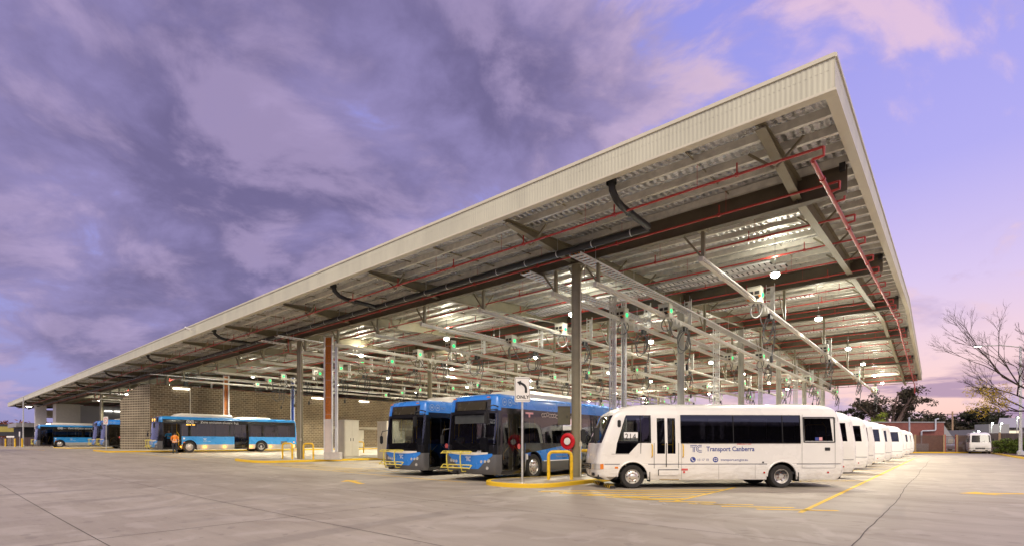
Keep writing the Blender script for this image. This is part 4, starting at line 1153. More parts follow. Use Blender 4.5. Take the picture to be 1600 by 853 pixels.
def strip_card(r):
    for ch in list(r.children):
        if ch.name.split('.')[0] in ('access_sticker', 'hatch_seam', 'hatch_handle', 'warning_sticker', 'window_frame', 'grab_pole') or (ch.name.startswith('lettering') and ch.location.x > 4.2): bpy.data.objects.remove(ch); continue
        if ch.name.startswith('number_card'):
            for k in list(ch.children): bpy.data.objects.remove(k)
            bpy.data.objects.remove(ch)
for n, (e, Z) in enumerate(zip(edge, Zs)):
    o = copy_tree(coach0); strip_card(o)
    X = (e - 800) / 790 * Z; a, b = C(X, Z)                    # rear left corner of the body
    rz = R(42.5 + 1.3 * math.sin(n * 2.3)); cx, cy = 7.70 * 1.045, -.95
    place_coach(o, a - (math.cos(rz) * cx - math.sin(rz) * cy), b - (math.sin(rz) * cx + math.cos(rz) * cy), rz); o['label'] = names[n]
far = copy_tree(coach0); strip_card(far); a, b = C(57.9, 62.5); place_coach(far, a, b, math.atan2(b, a) + R(4))
for ch in far.children:
    if ch.name.startswith('windscreen'): ch.data = ch.data.copy(); ch.data.materials.clear(); ch.data.materials.append(G_dark)
far['label'] = 'white coach parked alone facing us against the far fence'; far['group'] = 'coaches parked away from the row'
blue = make_bus(False)
def place_bus(o, a, b, lab, grp='blue city buses nosed out of the bays'):
    o.location = (a - 1.25, b, g(a) if a < -20 else 0); o.rotation_euler = (0, 0, PI / 2 + (R(2) if a > -20 else 0)); o.scale = (1, 1, 1.035); o['label'] = lab; o['group'] = grp
place_bus(blue, -11.95, 13.1, 'blue city bus numbered 605 with yellow bicycle rack, nearest beside the kerb island')
text('605', .15, M_wtext, blue, (-.005, -.42, 1.0), FRONT, 'number'); text('605', .11, M_wtext, blue, (-.005, 1.0, 1.0), FRONT, 'number')
b2 = make_bus(False, False, True); place_bus(b2, -16.15, 13.3, 'blue city bus with a bare windscreen, parked to the left of bus 605')
b2o = [c for c in b2.children if c.name.startswith('number')]
for c in b2o: bpy.data.objects.remove(c)
b3 = copy_tree(b2); place_bus(b3, -69.2, 13.2, 'dark sided blue bus half hidden by the brick screen wall, behind the 15 sign', 'blue buses at the left end')
b4 = copy_tree(b2); place_bus(b4, -73.2, 13.2, 'blue bus nose squeezed between the two other left end buses', 'blue buses at the left end')
for b_ in (b3, b4):
    for ch in list(b_.children):
        if ch.name.split('.')[0] in ('wrap_panel', 'heart_outline') or (ch.name.startswith('lettering') and ch.location.x > 7):
            bpy.data.objects.remove(ch)
# sun blind behind the windscreen of the nearest bus
m = MB(); m.box((.30, .22, 2.22), (.01, 1.5, .30)); m.build('sun_blind', mat('grey_blind', (.30, .30, .30), .7), blue)
ebus = make_bus(True, True)
place_bus(ebus, -49.4, 12.9, 'bright blue electric bus with open front door and a person outside it', 'electric buses')
e2 = copy_tree(ebus); place_bus(e2, -92.0, 10.4, 'farthest left electric bus with closed doors near the roof end', 'electric buses')
for ch in list(e2.children):
    if ch.name.split('.')[0] in ('marker_lamp', 'side_display', 'door_rail', 'interior_light'):
        for k in list(ch.children): bpy.data.objects.remove(k)
        bpy.data.objects.remove(ch)
for ch in list(e2.children):
    if ch.name.startswith('destination_sign'):
        for k in list(ch.children): bpy.data.objects.remove(k)
for x0, x1 in ((.48, 1.08), (1.12, 1.72)):
    m = MB(); m.add([(x0, -1.247, .40), (x1, -1.247, .40), (x1, -1.222, 2.40), (x0, -1.222, 2.40)], [(0, 1, 2, 3)]); m.build('door_glass', G_tint, e2)
    m = MB(); m.tube([(x0 + .1, -1.18, .78), (x0 + .15, -1.17, 1.0), ((x0 + x1) / 2, -1.17, 1.5)], .02, 6); m.build('door_rail', M_yelp, e2)

# ------------------------------------------------------------------ people
def person(name, pts, edges, radii, mats, mfun, parent=None, sub=2):
    me = bpy.data.meshes.new(name); me.from_pydata(pts, edges, [])
    o = bpy.data.objects.new(name, me); COL.objects.link(o)
    sk = o.modifiers.new('s', 'SKIN'); sb = o.modifiers.new('b', 'SUBSURF'); sb.levels = sub; sb.render_levels = sub
    for v, r in zip(me.skin_vertices[0].data, radii): v.radius = (r if isinstance(r, tuple) else (r, r))
    me.skin_vertices[0].data[0].use_root = True
    dg = bpy.context.evaluated_depsgraph_get(); dg.update()
    nm = bpy.data.meshes.new_from_object(o.evaluated_get(dg)); bpy.data.objects.remove(o)
    nm.materials.clear()
    for m_ in mats: nm.materials.append(m_)
    for p in nm.polygons: p.material_index = mfun(p.center); p.use_smooth = True
    return link(name, nm, parent)
M_skin = mat('skin', (.42, .24, .16), .55, 0, .05); M_hair = mat('dark_hair', (.02, .015, .012), .6); M_hivis = mat('orange_hi_vis', (.85, .26, .03), .6, 0, .06)
M_trous = mat('navy_trousers', (.025, .025, .04), .7, 0, .2); M_tape = mat('reflective_tape', (.7, .7, .68), .3, .3, 0); M_shirt = mat('blue_shirt', (.03, .32, .62), .6, 0, .08); M_boot = mat('black_boot', (.02, .018, .016), .6)
def standing(z0=0):
    P = [(0, 0, .95), (0, 0, 1.12), (0, .01, 1.30), (0, .01, 1.43), (0, .0, 1.52), (.0, -.01, 1.60), (0, -.015, 1.70)]
    E = [(i, i + 1) for i in range(6)]; Rr = [(.15, .11), (.145, .105), (.165, .115), (.12, .09), .055, .085, .085]
    def chain(st, pts, rs):
        prev = st
        for p, r in zip(pts, rs): P.append(p); Rr.append(r); E.append((prev, len(P) - 1)); prev = len(P) - 1
    chain(0, [(.10, 0, .86), (.11, -.01, .50), (.115, .02, .10), (.12, -.12, .04)], [.095, .062, .048, .042])
    chain(0, [(-.10, 0, .86), (-.12, .02, .50), (-.13, .05, .10), (-.14, -.09, .04)], [.095, .062, .048, .042])
    chain(3, [(.19, .0, 1.40), (.26, .0, 1.14), (.17, -.18, .98), (.10, -.27, 1.0)], [.062, .046, .036, .035])
    chain(3, [(-.19, .0, 1.40), (-.25, .02, 1.14), (-.20, -.15, .96), (-.13, -.24, .99)], [.062, .046, .036, .035])
    return P, E, Rr
P_, E_, R_ = standing()
def m_worker(c):
    if c.z > 1.555: return 2 if (c.y > -.03 or c.z > 1.70) else 3
    if c.z > 1.50: return 3
    if abs(c.x) < .28 and c.z > .90 and c.y > -.14: return 1 if (1.08 < c.z < 1.13 or .96 < c.z < 1.0) else 0
    if c.z > .92: return 3 if c.y < -.12 else 0
    return 5 if c.z < .12 else 4
w = person('person', P_, E_, R_, [M_hivis, M_tape, M_hair, M_skin, M_trous, M_boot], m_worker)
w.location = (-47.15, 13.55, g(-47.15)); w.rotation_euler = (0, 0, R(-118))
tag(w, 'person in orange hi-vis vest and dark trousers standing at the open bus door', 'person')
def sitting():
    P = [(0, 0, .14), (0, .03, .32), (0, .05, .52), (0, .04, .66), (0, .02, .74), (.0, 0, .83), (0, -.01, .92)]
    E = [(i, i + 1) for i in range(6)]; Rr = [(.16, .12), (.15, .11), (.17, .12), (.12, .09), .055, .085, .085]
    def chain(st, pts, rs):
        prev = st
        for p, r in zip(pts, rs): P.append(p); Rr.append(r); E.append((prev, len(P) - 1)); prev = len(P) - 1
    for s in (-1, 1):
        chain(0, [(s * .11, -.05, .13), (s * .14, -.45, .14), (s * .14, -.50, -.28), (s * .14, -.62, -.32)], [.09, .065, .05, .04])
        chain(3, [(s * .20, .02, .62), (s * .26, -.10, .40), (s * .18, -.34, .40), (s * .14, -.42, .44)], [.065, .05, .04, .035])
    return P, E, Rr
P_, E_, R_ = sitting()
def m_driver(c):
    if c.z > .70: return 2 if (c.y > .02 or c.z > .93) else 1
    if c.y < -.16 and c.z > .3: return 1
    return 0 if c.z > .22 else 3
d = person('person', P_, E_, R_, [M_shirt, M_skin, M_hair, M_trous], m_driver)
# seated in the driving seat of the electric bus, turned to the door
c_ = ebus.location; d.location = (c_.x - .62, c_.y + 1.38, c_.z + .99); d.rotation_euler = (0, 0, R(50))
tag(d, 'person in a blue shirt sitting in the driving seat of the electric bus', 'person')

# ------------------------------------------------------------------ charging rails and chargers
rails = [-5.77, -9.6, -11.5, -15.4, -19.4, -23.3, -27.3, -31.2, -33.2, -37.2, -41.5, -45.7, -49.9, -53.9]
rails_left = [-64.5, -68.5, -72.5, -77, -81.5, -86, -90.5]
ZR = 7.2
M_rail = mat('rail_steel', (.60, .56, .48), .4, .2, .08)
M_chbox = mat('charger_case', (.66, .64, .55), .4, 0, .05); M_vent = mat('charger_vent', (.03, .03, .03), .6)
def make_rail(L):
    root = thing('charging_rail', 'x', 'overhead rail')
    m = MB(); m.bb((-.075, 0, -.08), (.075, L, .08)); m.build('rail_beam', M_rail, root, smooth=0)
    m = MB(); m.tube([(.10, y, -.02) for y in (0.1, L * .3, L * .6, L - .2)], .018, 6); m.tube([(-.10, y, .0) for y in (0.1, L * .5, L - .2)], .016, 6); m.build('rail_conduit', M_galv, root)
    bb = [b for b in BEAMS if b < 16 + L + 1]
    for i, b in enumerate(bb):
        y = b - 16.0; t = zb(b) - ZR; m = MB()
        m.bb((-.055, y - .055, .081), (.055, y + .055, t)); m.box((0, y, t - .011), (.3, .3, .02))
        if i == 0: m.bar((.0, y + .02, .12), (-.0, y - .02 + t * .0 - .02 - .55 * 0, .12), .06) if 0 else m.bar((-.03, y, .12), (-.62, y + .0, t - .02), .06, .06)
        else: m.bar((0, y - .05, .12), (0, y - .05 - min(1.1, t * .6), t * .62 + .1 if 0 else .12 + min(1.1, t * .6)), .05, .05); 
        m.build('hanger', M_steel, root, smooth=0)
    return root
r_long = make_rail(56.2)
def ch_mesh():
    root = thing('charger', 'x', 'charger')
    m = MB(); m.box((0, 0, .10), (.46, .40, .56)); m.box((0, 0, .392), (.50, .44, .025)); m.build('casing', M_chbox, root, bevel=.015)
    m = MB()
    for i in (-1, 1):
        for j in (0, 1): m.box((i * .10, -.202, .0 + .17 * j), (.15, .012, .12))
    m.build('vent_panel', M_vent, root)
    m = MB(); m.box((.20, -.24, .02), (.06, .10, .05)); m.box((-.16, -.25, -.08), (.08, .12, .06)); m.build('connector', M_orange, root)
    m = MB(); m.lathe([(.085, .228), (.08, .25), (.05, .265), (0, .27)], 'x', (0, .02, .10), 14); m.build('indicator_light', M_green, root)
    m = MB(); rr = random.Random(2)                                   # hanging cable loops
    def loop(y, r, dz, ph, x=0.0):
        m.tube([(x + .14 * math.sin(t * 2 * PI / 18 + ph), y + r * math.sin(t * 2 * PI / 18), dz - r * 1.25 + r * 1.25 * math.cos(t * 2 * PI / 18)) for t in range(18)], .022, 6, closed=True)
    loop(.15, .22, -.12, .4); loop(1.9, .34, -.42, .2, .05); loop(2.15, .38, -.40, 1.2, -.06); loop(2.5, .33, -.36, 2.3)
    m.tube([(.05, .1, -.18), (.05, .6, -.75), (.0, 1.2, -.85), (0, 1.6, -.45), (0, 1.8, -.38)], .022, 6)
    m.tube([(0, 2.6, -.4), (.06, 2.75, -.9), (.04, 2.6, -1.5), (0, 2.45, -1.85)], .022, 6)
    m.build('cable', mat('charger_cable', (.10, .10, .10), .5, 0, .1), root)
    m = MB()
    for y in (1.0, 1.45): m.prism([(y - .16, -.12), (y + .16, -.12), (y, -.32)], -.10, .10, 'x'); 
    m.bb((-.03, .8, -.125), (.03, 2.8, -.085)); m.build('holster', M_chbox, root)
    
    for nm_, c_, d_ in (('cable_balancer', (0, 2.15, -.26), (.10, .16, .26)), ('cable_clamp', (0, 2.42, -.24), (.08, .12, .22)), ('plug', (0, 2.45, -1.95), (.09, .12, .26))):
        m = MB(); m.box(c_, d_); m.build(nm_, M_black, root)
    m = MB(); m.bb((-.16, 3.0, .08), (-.02, 3.04, 1.1)); m.bb((.10, 3.0, .08), (.24, 3.04, 1.1)) if 0 else None
    z = .15
    while z < 1.15: m.bb((-.30, 2.97, z), (-.005, 3.02, z + .04)); z += .16
    m.bb((-.312, 2.96, .08), (-.30, 3.03, 1.25)); m.bb((-.005, 2.96, .08), (.008, 3.03, 1.25)); m.build('cable_ladder', M_galv, root, smooth=0)
    return root
ch0 = ch_mesh(); first = True; rfirst = True
CHY = [22.2, 38.0, 54.5, 70.6]
for i, a in enumerate(rails):
    o = r_long if rfirst else copy_tree(r_long); rfirst = False
    o.location = (a, 16.0, ZR); o['group'] = 'charging rails hung under the roof'
    o['label'] = f'{ORD[i]} hanging charging rail counted from the open right edge of the roof'
    for k, b in enumerate(CHY):
        c = ch0 if first else copy_tree(ch0); first = False
        c.scale = (1.14, 1.05, 1.1); c.location = (a, b + (.7 * math.sin(i * 2.1) if i > 1 else 0), ZR + .10); c['group'] = 'chargers on the overhead rails'
        c['label'] = f'{["nearest", "second", "third", "farthest"][k]} overhead charger on the {ORD[i]} rail from the roof\'s right edge'
r_short = make_rail(13.0)
for i, a in enumerate(rails_left):
    o = r_short if i == 0 else copy_tree(r_short)
    o.location = (a, 16.0, ZR); o['group'] = 'charging rails at the left end'; o['label'] = f'{ORD[i]} short charging rail left of the brick building'
    c = copy_tree(ch0); c.location = (a, 20.5, ZR + .10); c['group'] = 'chargers at the left end'; c['label'] = f'overhead charger on the {ORD[i]} short rail left of the brick building'
# one charger near the brick wall shows blue
k = [o for o in COL.objects if o.get('category') == 'charger' and o.location.x == -53.9]
for o in k[:1]:
    o['label'] = 'overhead charger with a blue light, nearest one by the brick wall'
    for ch in o.children:
        if ch.name.startswith('indicator_light'):
            ch.data = ch.data.copy(); ch.data.materials.clear(); ch.data.materials.append(M_blueled)

# ------------------------------------------------------------------ lamps under the roof
def make_lamp():
    root = thing('bay_lamp', 'x', 'lamp')
    m = MB(); m.lathe([(.02, .17), (.05, .16), (.15, .12), (.19, .03), (.18, .02)], 'z', (0, 0, 0), 20); m.lathe([(.18, .001), (.0, .004)], 'z', (0, 0, .03), 16); m.build('housing', M_black, root)
    m = MB(); m.lathe([(.15, .03), (.16, -.01), (.14, -.08), (.07, -.12), (.0, -.125)], 'z', (0, 0, 0), 20); m.build('lens', M_lens, root)
    m = MB(); m.bar((.0, 0, .16), (.0, 0, 1.25), .014, .014); m.build('drop_rod', M_black, root)
    return root
lamp0 = make_lamp()
LD = bpy.data.lights.new('lamp_glow', 'SPOT'); LD.energy = 2100; LD.color = (1.0, .93, .75); LD.shadow_soft_size = .16; LD.spot_size = R(136); LD.spot_blend = .7
LU = bpy.data.lights.new('lamp_spill', 'POINT'); LU.energy = 150; LU.color = (1.0, .95, .78); LU.shadow_soft_size = .2
n = 0
for i in range(6):
    a = -4.9 - 9.4 * i
    for k, b in enumerate((21.6, 30.8, 42.0, 51.0, 60.5, 69.0)):
        if a < -56: continue
        o = lamp0 if n == 0 else copy_tree(lamp0); n += 1
        o.location = (a, b, 7.95); o['group'] = 'bay lamps under the roof'
        o['label'] = f'bright bay lamp, {ORD[k]} from the front in the {ORD[i]} row from the right'
        l = bpy.data.objects.new('lamp_glow', LD); COL.objects.link(l); l.parent = o; l.location = (0, 0, -.36)
        l = bpy.data.objects.new('lamp_spill', LU); COL.objects.link(l); l.parent = o; l.location = (0, 0, .62)
for i, (a, b) in enumerate(((-66.7, 18.5), (-84, 18.5), (-100, 18.5))):
    o = copy_tree(lamp0); o.location = (a, b, 7.9); o['group'] = 'bay lamps at the left end'; o['label'] = f'bay lamp, {ORD[i]} one left of the brick building'
    for ch in list(o.children):
        pass
# ------------------------------------------------------------------ vertical cable ladders and risers
def ladder(a, b, z1, lab, w=.30):
    r = thing('cable_ladder', lab, 'cable ladder', (a, b, g(a) + .12), 0, 'cable ladders rising to the roof'); m = MB(); H = z1 - g(a) - .12
    for s in (-1, 1): m.bb((s * w / 2 - .02, -.05, 0), (s * w / 2 + .02, .05, H))
    m.build('rails', M_galv, r, smooth=0); m = MB(); z = .2
    while z < H: m.bb((-w / 2 + .021, -.02, z), (w / 2 - .021, .03, z + .03)); z += .22
    m.build('rungs', M_tray, r, smooth=0); r.children[-1]['kind'] = 'stuff'
    m = MB(); m.tube([(-.05, .05, 0), (-.05, .05, H)], .03, 6); m.tube([(.04, .05, 0), (.04, .05, H)], .03, 6); m.build('cables', M_white, r); r.children[-1]['kind'] = 'stuff'
ladder(-11.75, 21.2, 8.3, 'tall cable ladder rising just right of the near column'); ladder(-11.75, 22.3, 8.3, 'slimmer cable ladder beside the tall one near the first column', .22)
ladder(-10.9, 33.0, 8.9, 'cable ladder rising above the middle of coach 214', .36); ladder(-10.0, 51.5, 8.9, 'cable ladder rising above the rear window of coach 214', .3)
ladder(-10.3, 41.0, 8.9, 'cable ladder behind the second column over coach 214', .26); ladder(-9.7, 62.5, 8.6, 'farthest cable ladder above the tail of coach 214', .3)
def riser(a, b, w, H, m_c, lab, guard=True, rz=0.0):
    r = thing('cable_riser', lab, 'cable riser', (a, b, g(a) + .12), rz, 'cable risers between yard and roof'); m = MB()
    for s in (-1, 1): m.bb((s * w / 2 - .03, -.09, 0), (s * w / 2 + .03, .09, H))
    m.bb((-w / 2 + .046, .04, 0), (w / 2 - .046, .08, H)); m.build('tray', M_tray, r, smooth=0)
    m = MB(); k = max(1, int((w - .12) / .05))
    for j in range(k):
        x = -w / 2 + .075 + j * (w - .15) / max(1, k - 1); m.tube([(x, .01, .3), (x, .01, H - .05)], .026, 6)
    c = m.build('cable_bundle', m_c, r)
    m = MB(); z = 2.9
    while z < H: m.bb((-w / 2 + .05, -.022, z), (w / 2 - .05, -.016, z + .012)); z += 1.1
    m.build('cable_tie', M_tray, c, smooth=0); c.children[0]['kind'] = 'stuff'
    if guard:
        m = MB(); m.bb((-w / 2 + .047, -.10, .02), (w / 2 - .047, -.06, 2.6)); m.build('guard_plate', mat('pale_guard_plate', (.62, .53, .48), .5, 0, .05), r)
    return r
ax = C(-.363 * 32.6, 32.6)
riser(ax[0], ax[1], .50, 7.9, M_orange, 'wide cable riser with a stack of orange cables above a pale guard', True, R(38))
b = C(-11.25, 32.4); riser(b[0], b[1], .09, 7.6, M_galv, 'slim pale cable riser right of the wide orange one', False, R(38))
r_ = thing('concrete_plinth', 'pale concrete block at the foot of the wide orange cable riser', 'plinth', (*C(-.354 * 32.1, 32.1), g(-30.4) + .12), R(38)); m = MB(); m.box((0, 0, .24), (1.02, .5, .48)); m.build('block', mat('plinth_concrete', (.52, .47, .43), .7, 0, .1), r_, bevel=.02)
riser(-55.0, 20.3, .46, 7.4, M_orange, 'orange cable riser standing behind the electric bus', False, R(48))
riser(-50.6, 25.0, .34, 7.4, M_bluec, 'blue cable riser at the tail of the electric bus', False, R(45))
m = thing('black_post', 'black square post beside the third column, behind the electric bus', 'post', (-59.2, 18.0, g(-59))); k = MB(); k.bb((-.16, -.16, 0), (.16, .16, 7.7)); k.box((0, 0, .02), (.5, .5, .04)); k.build('shaft', M_black, m)
# electrical cabinets
def cabinet(a, b, w, d, h, lab, rz=0.0):
    r = thing('electrical_cabinet', lab, 'cabinet', (a, b, g(a) + .12), rz, 'cream cabinets on the kerb islands'); m = MB()
    m.bb((-w / 2, -d / 2, .10), (w / 2, d / 2, h)); m.bb((-w / 2 - .03, -d / 2 - .03, h + .001), (w / 2 + .03, d / 2 + .03, h + .06)); m.bb((-w / 2 + .03, -d / 2 + .03, 0), (w / 2 - .03, d / 2 - .03, .098)); m.build('body', M_cream, r, bevel=.012)
    for k in range(2):
        m = MB(); y0 = -d / 2 + .04 + k * (d / 2 - .02); m.bb((w / 2 + .001, y0, .16), (w / 2 + .018, y0 + d / 2 - .06, h - .08)); q = m.build('door', M_cream, r, bevel=.004)
        m = MB(); m.box((w / 2 + .025, y0 + (.08 if k else d / 2 - .14), h * .5), (.02, .03, .2)); m.build('handle', M_black, q)
        m = MB(); x0 = -w / 2 + .04 + k * (w / 2 - .02); m.bb((x0, -d / 2 - .018, .16), (x0 + w / 2 - .06, -d / 2 - .001, h - .08)); m.build('door', M_cream, r, bevel=.004)
c1 = C(-11.2, 34.6); cabinet(c1[0], c1[1], .85, 1.1, 2.55, 'cream electrical cabinet right of the orange cable riser')
c1 = C(-8.55, 34.9); cabinet(c1[0], c1[1], 1.1, 1.0, 2.5, 'cream electrical cabinet half hidden by the second blue bus')

# ------------------------------------------------------------------ yellow hoops, signs, hose reel, wheel stops
def hoop(a, b, lab, w=.75, h=.95, rz=0.0, r=.055, grp='yellow hoop guards on the kerb islands'):
    o = MB(); k = .16; pts = [(-w / 2, 0, -.05), (-w / 2, 0, h - k)]
    for t in (30, 60, 90): pts.append((-w / 2 + k - k * math.cos(R(t)), 0, h - k + k * math.sin(R(t))))
    pts += [(w / 2 - k + k * math.cos(R(t)), 0, h - k + k * math.sin(R(t))) for t in (90, 60, 30)] + [(w / 2, 0, h - k), (w / 2, 0, -.05)]
    o.tube(pts, r, 10); q = o.build('hoop_guard', M_yelp, None)
    for s in (-1, 1): pass
    q.location = (a, b, g(a) + .13); q.rotation_euler = (0, 0, rz); return tag(q, lab, 'hoop guard', grp)
X, Z = (875 - 800) / 790 * 17.7, 17.7; p = C(X, Z); hoop(p[0], p[1], 'large yellow hoop guard in front of the near column and hose reel', .80, .98, R(40), .06)
p = C(2.75, 19.9); hoop(p[0], p[1], 'yellow hoop guard between the near column and the nose of coach 214', .8, .98, R(45), .06)
p = C((449 - 800) / 790 * 32.2, 32.2); hoop(p[0], p[1], 'yellow hoop guard left of the second column', .62, 1.0, R(40))
p = C((482 - 800) / 790 * 32.4, 32.4); hoop(p[0], p[1], 'yellow hoop guard right of the second column', .62, 1.0, R(40))
p = C((563 - 800) / 790 * 46, 46); hoop(p[0], p[1], 'distant yellow hoop guard right of the first cream cabinet', .62, .95, R(40))

def post_sign(a, b, z0, H, w, h, lab, cat, rz):
    r = thing('road_sign', lab, cat, (a, b, z0), rz)
    m = MB(); m.tube([(0, 0, 0), (0, 0, H)], .035, 10); m.lathe([(.07, 0), (.06, .02), (.036, .025)], 'z', (0, 0, 0), 10); m.build('post', M_galv, r)
    m = MB(); rr_ = .05; pts = []
    for cx, cz, t0 in ((w / 2 - rr_, h / 2 - rr_, 0), (-w / 2 + rr_, h / 2 - rr_, 90), (-w / 2 + rr_, -h / 2 + rr_, 180), (w / 2 - rr_, -h / 2 + rr_, 270)):
        for k in range(4): pts.append((cx + rr_ * math.cos(R(t0 + 30 * k)), H - h / 2 + cz + rr_ * math.sin(R(t0 + 30 * k))))
    m.prism(pts, -.045, -.037, 'y'); pl_ = m.build('plate', M_white, r, smooth=0)
    return r, pl_
p = C((816 - 800) / 790 * 16.2, 16.2)
r, pl_ = post_sign(p[0], p[1], .13, 3.40, .50, .80, 'white sign with bent black arrow and ONLY, on a post at the island tip', 'road sign', math.atan2(RY, RX) + R(4))
zc = 3.40 - .40
m = MB()
def bend(t): return (.02 + .105 * math.cos(t) - .02, zc - .02 + .17 * math.sin(t))
pts = [(.115, zc - .10), (.115, zc + .02), (.10, zc + .08), (.06, zc + .135), (.0, zc + .175), (-.05, zc + .20)]
strip(m, pts, .075, -.046); m.prism([(-.175, zc + .235), (-.035, zc + .285), (-.07, zc + .115)], -.046, -.049, 'y'); 
for s in (-1, 1): m.bb((s * .225 - .006, -.0475, zc - .36), (s * .225 + .006, -.0455, zc + .36))
for s in (-1, 1): m.bb((-.2185, -.0475, zc + s * .36 - .006), (.2185, -.0455, zc + s * .36 + .006))
m.build('arrow_mark', M_black, pl_, smooth=0)
text('ONLY', .145, M_black, pl_, (-.19, -.0475, zc - .29), SIDE, spacing=1.05, bold=.004)
p = C((166 - 800) / 790 * 45.6, 45.6)
r, pl_ = post_sign(p[0], p[1], g(p[0]) + .10, 3.0, .62, .70, 'white 15 speed limit sign with red ring on a thin post', 'road sign', math.atan2(RY, RX) - R(20))
m = MB(); zc = 3.0 - .35; m.lathe([(.26, -.046), (.26, -.051), (.20, -.051), (.20, -.046)], 'y', (0, 0, zc), 28); m.build('red_ring', M_redtext, pl_); text('15', .24, M_black, pl_, (-.155, -.0462, zc - .085), SIDE)
p = C(-73.0, 75.0)
r, pl_ = post_sign(p[0], p[1], g(p[0]), 2.3, .5, .7, 'small blank white sign low on the far left light pole side', 'road sign', math.atan2(RY, RX) - R(30))
# hose reel on the near column
r = thing('fire_hose_reel', 'red fire hose reel mounted on the near column', 'hose reel', (-10.76, 15.98, 0), math.atan2(RY, RX) + R(-38)); m = MB()
m.lathe([(0, .0), (.30, .0), (.315, -.015), (.315, -.03), (.27, -.05), (.20, -.055)], 'y', (0, 0, 1.48), 32); m.lathe([(.315, .16), (.315, .19), (.0, .19)], 'y', (0, .0, 1.48), 32); m.build('reel_drum', mat('reel_red', (.58, .012, .02), .3, 0, .05), r)
d_ = r.children[0]
m = MB(); m.lathe([(.14, -.052), (.13, -.075), (.0, -.08)], 'y', (0, 0, 1.48), 24); m.build('hub_disc', M_white, d_)
m = MB()
for k in range(3): m.tube([(.255 * math.cos(t * PI / 14), .03 + .045 * k, 1.48 + .255 * math.sin(t * PI / 14)) for t in range(28)], .018, 6, closed=True)
m.build('hose', mat('hose_red', (.42, .02, .02), .5, 0, .1), r)
for ch in (r.children[0], r.children[1]): pass
m = MB(); m.tube([(.06, .04, 1.2), (.10, .02, .9), (.10, .02, .15)], .022, 8); m.tube([(.02, .02, 1.2), (.0, -.02, 1.05), (.06, .0, .85), (.03, .02, .6), (.07, .0, .4)], .018, 6, mi=1); m.build('supply_pipe', [M_galv, M_rubber], r)
m = MB(); m.box((.10, .03, 1.12), (.09, .06, .07)); m.build('valve', M_red, r)
# green switch box on the column's left
r = thing('switch_box', 'dull green switch box fixed to the left of the near column', 'switch box', (-11.02, 16.1, 2.12), math.atan2(RY, RX)); m = MB(); m.bb((-.24, -.08, 0), (.24, .08, .68)); m.bb((-.25, -.10, .681), (.25, .10, .70)); m.build('box', mat('olive_box_paint', (.10, .09, .055), .5), r, bevel=.01); m = MB(); m.box((.1, -.09, .3), (.03, .02, .08)); m.build('latch', M_black, r)
# rubber wheel stops
for i, (x, y) in enumerate(((.30, .62), (.30, -.66))):
    o = coach0.matrix_basis; v = Vector(coach0.location) + Matrix.Rotation(R(45), 3, 'Z') @ Vector((x + .35, y, 0))
    m = MB(); m.prism([(-.09, 0), (-.06, .10), (.06, .10), (.09, 0)], -.42, .42, 'y')
    for k in range(4): m.prism([(-.093, .004), (-.063, .104), (.063, .104), (.093, .004)], -.36 + .2 * k, -.27 + .2 * k, 'y', 1)
    q = m.build('wheel_stop', [M_rubber, M_yelp]); q.location = v; q.rotation_euler = (0, 0, R(45))
    tag(q, ['black and yellow wheel stop under the far side of coach 214', 'black and yellow wheel stop by the near front wheel of coach 214'][i], 'wheel stop', 'wheel stops in front of coach 214')
# small camera on the front fascia
ga = -37.9
r = thing('security_camera', 'small white security camera on the front fascia, left of the middle', 'camera', (ga, B0 - .03, zb(B0) + 1.0), 0); m = MB(); m.bar((0, 0, 0), (0, -.35, .05), .05); m.build('bracket', M_galv, r); m = MB(); m.box((0, -.45, .02), (.14, .34, .13), 0, R(12), R(-15)); m.build('housing', M_white, r)
m = MB(); m.lathe([(.05, -.66), (.05, -.60)], 'y', (.04, .03, .0), 10); m.build('lens', M_black, r)

# ------------------------------------------------------------------ brown brick depot building
def brick_mat(name, c1, c2, mortar, scale, bw, bh, ms, off=.5, axes='xz'):
    m = bpy.data.materials.new(name); m.use_nodes = True
    T = NT(m.node_tree); b = T.n['Principled BSDF']; tc = T.new('ShaderNodeTexCoord').outputs['Object']
    s = T.new('ShaderNodeSeparateXYZ'); T.put(s.inputs[0], tc)
    v = T.comb(T.math('ADD', s.outputs[0], s.outputs[1]), s.outputs[2], 0)
    br = T.new('ShaderNodeTexBrick'); br.offset = off; T.put(br.inputs['Vector'], v); br.inputs['Scale'].default_value = scale
    br.inputs['Brick Width'].default_value = bw; br.inputs['Row Height'].default_value = bh; br.inputs['Mortar Size'].default_value = ms
    br.inputs['Color1'].default_value = (*c1, 1); br.inputs['Color2'].default_value = (*c2, 1); br.inputs['Mortar'].default_value = (*mortar, 1); br.inputs['Bias'].default_value = -.2
    n = T.noise(tc, .6, 4, .6); T.put(b.inputs['Base Color'], T.mix(T.math('MULTIPLY', T.step(n, .35, .7), .35), br.outputs[0], tuple(c * .6 for c in c1)))
    b.inputs['Roughness'].default_value = .75
    bn = T.new('ShaderNodeBump'); bn.inputs['Strength'].default_value = .5; bn.inputs['Distance'].default_value = .02; bn.invert = True
    T.put(bn.inputs['Height'], br.outputs['Fac']); T.l.new(bn.outputs[0], b.inputs['Normal'])
    return m
M_brick = brick_mat('brown_block_wall', (.125, .088, .050), (.21, .15, .085), (.36, .30, .20), 1.0, .46, .215, .024)
M_breeze = brick_mat('stack_bond_blocks', (.07, .050, .03), (.12, .09, .055), (.44, .38, .27), 1.0, .30, .24, .045, 0.0)
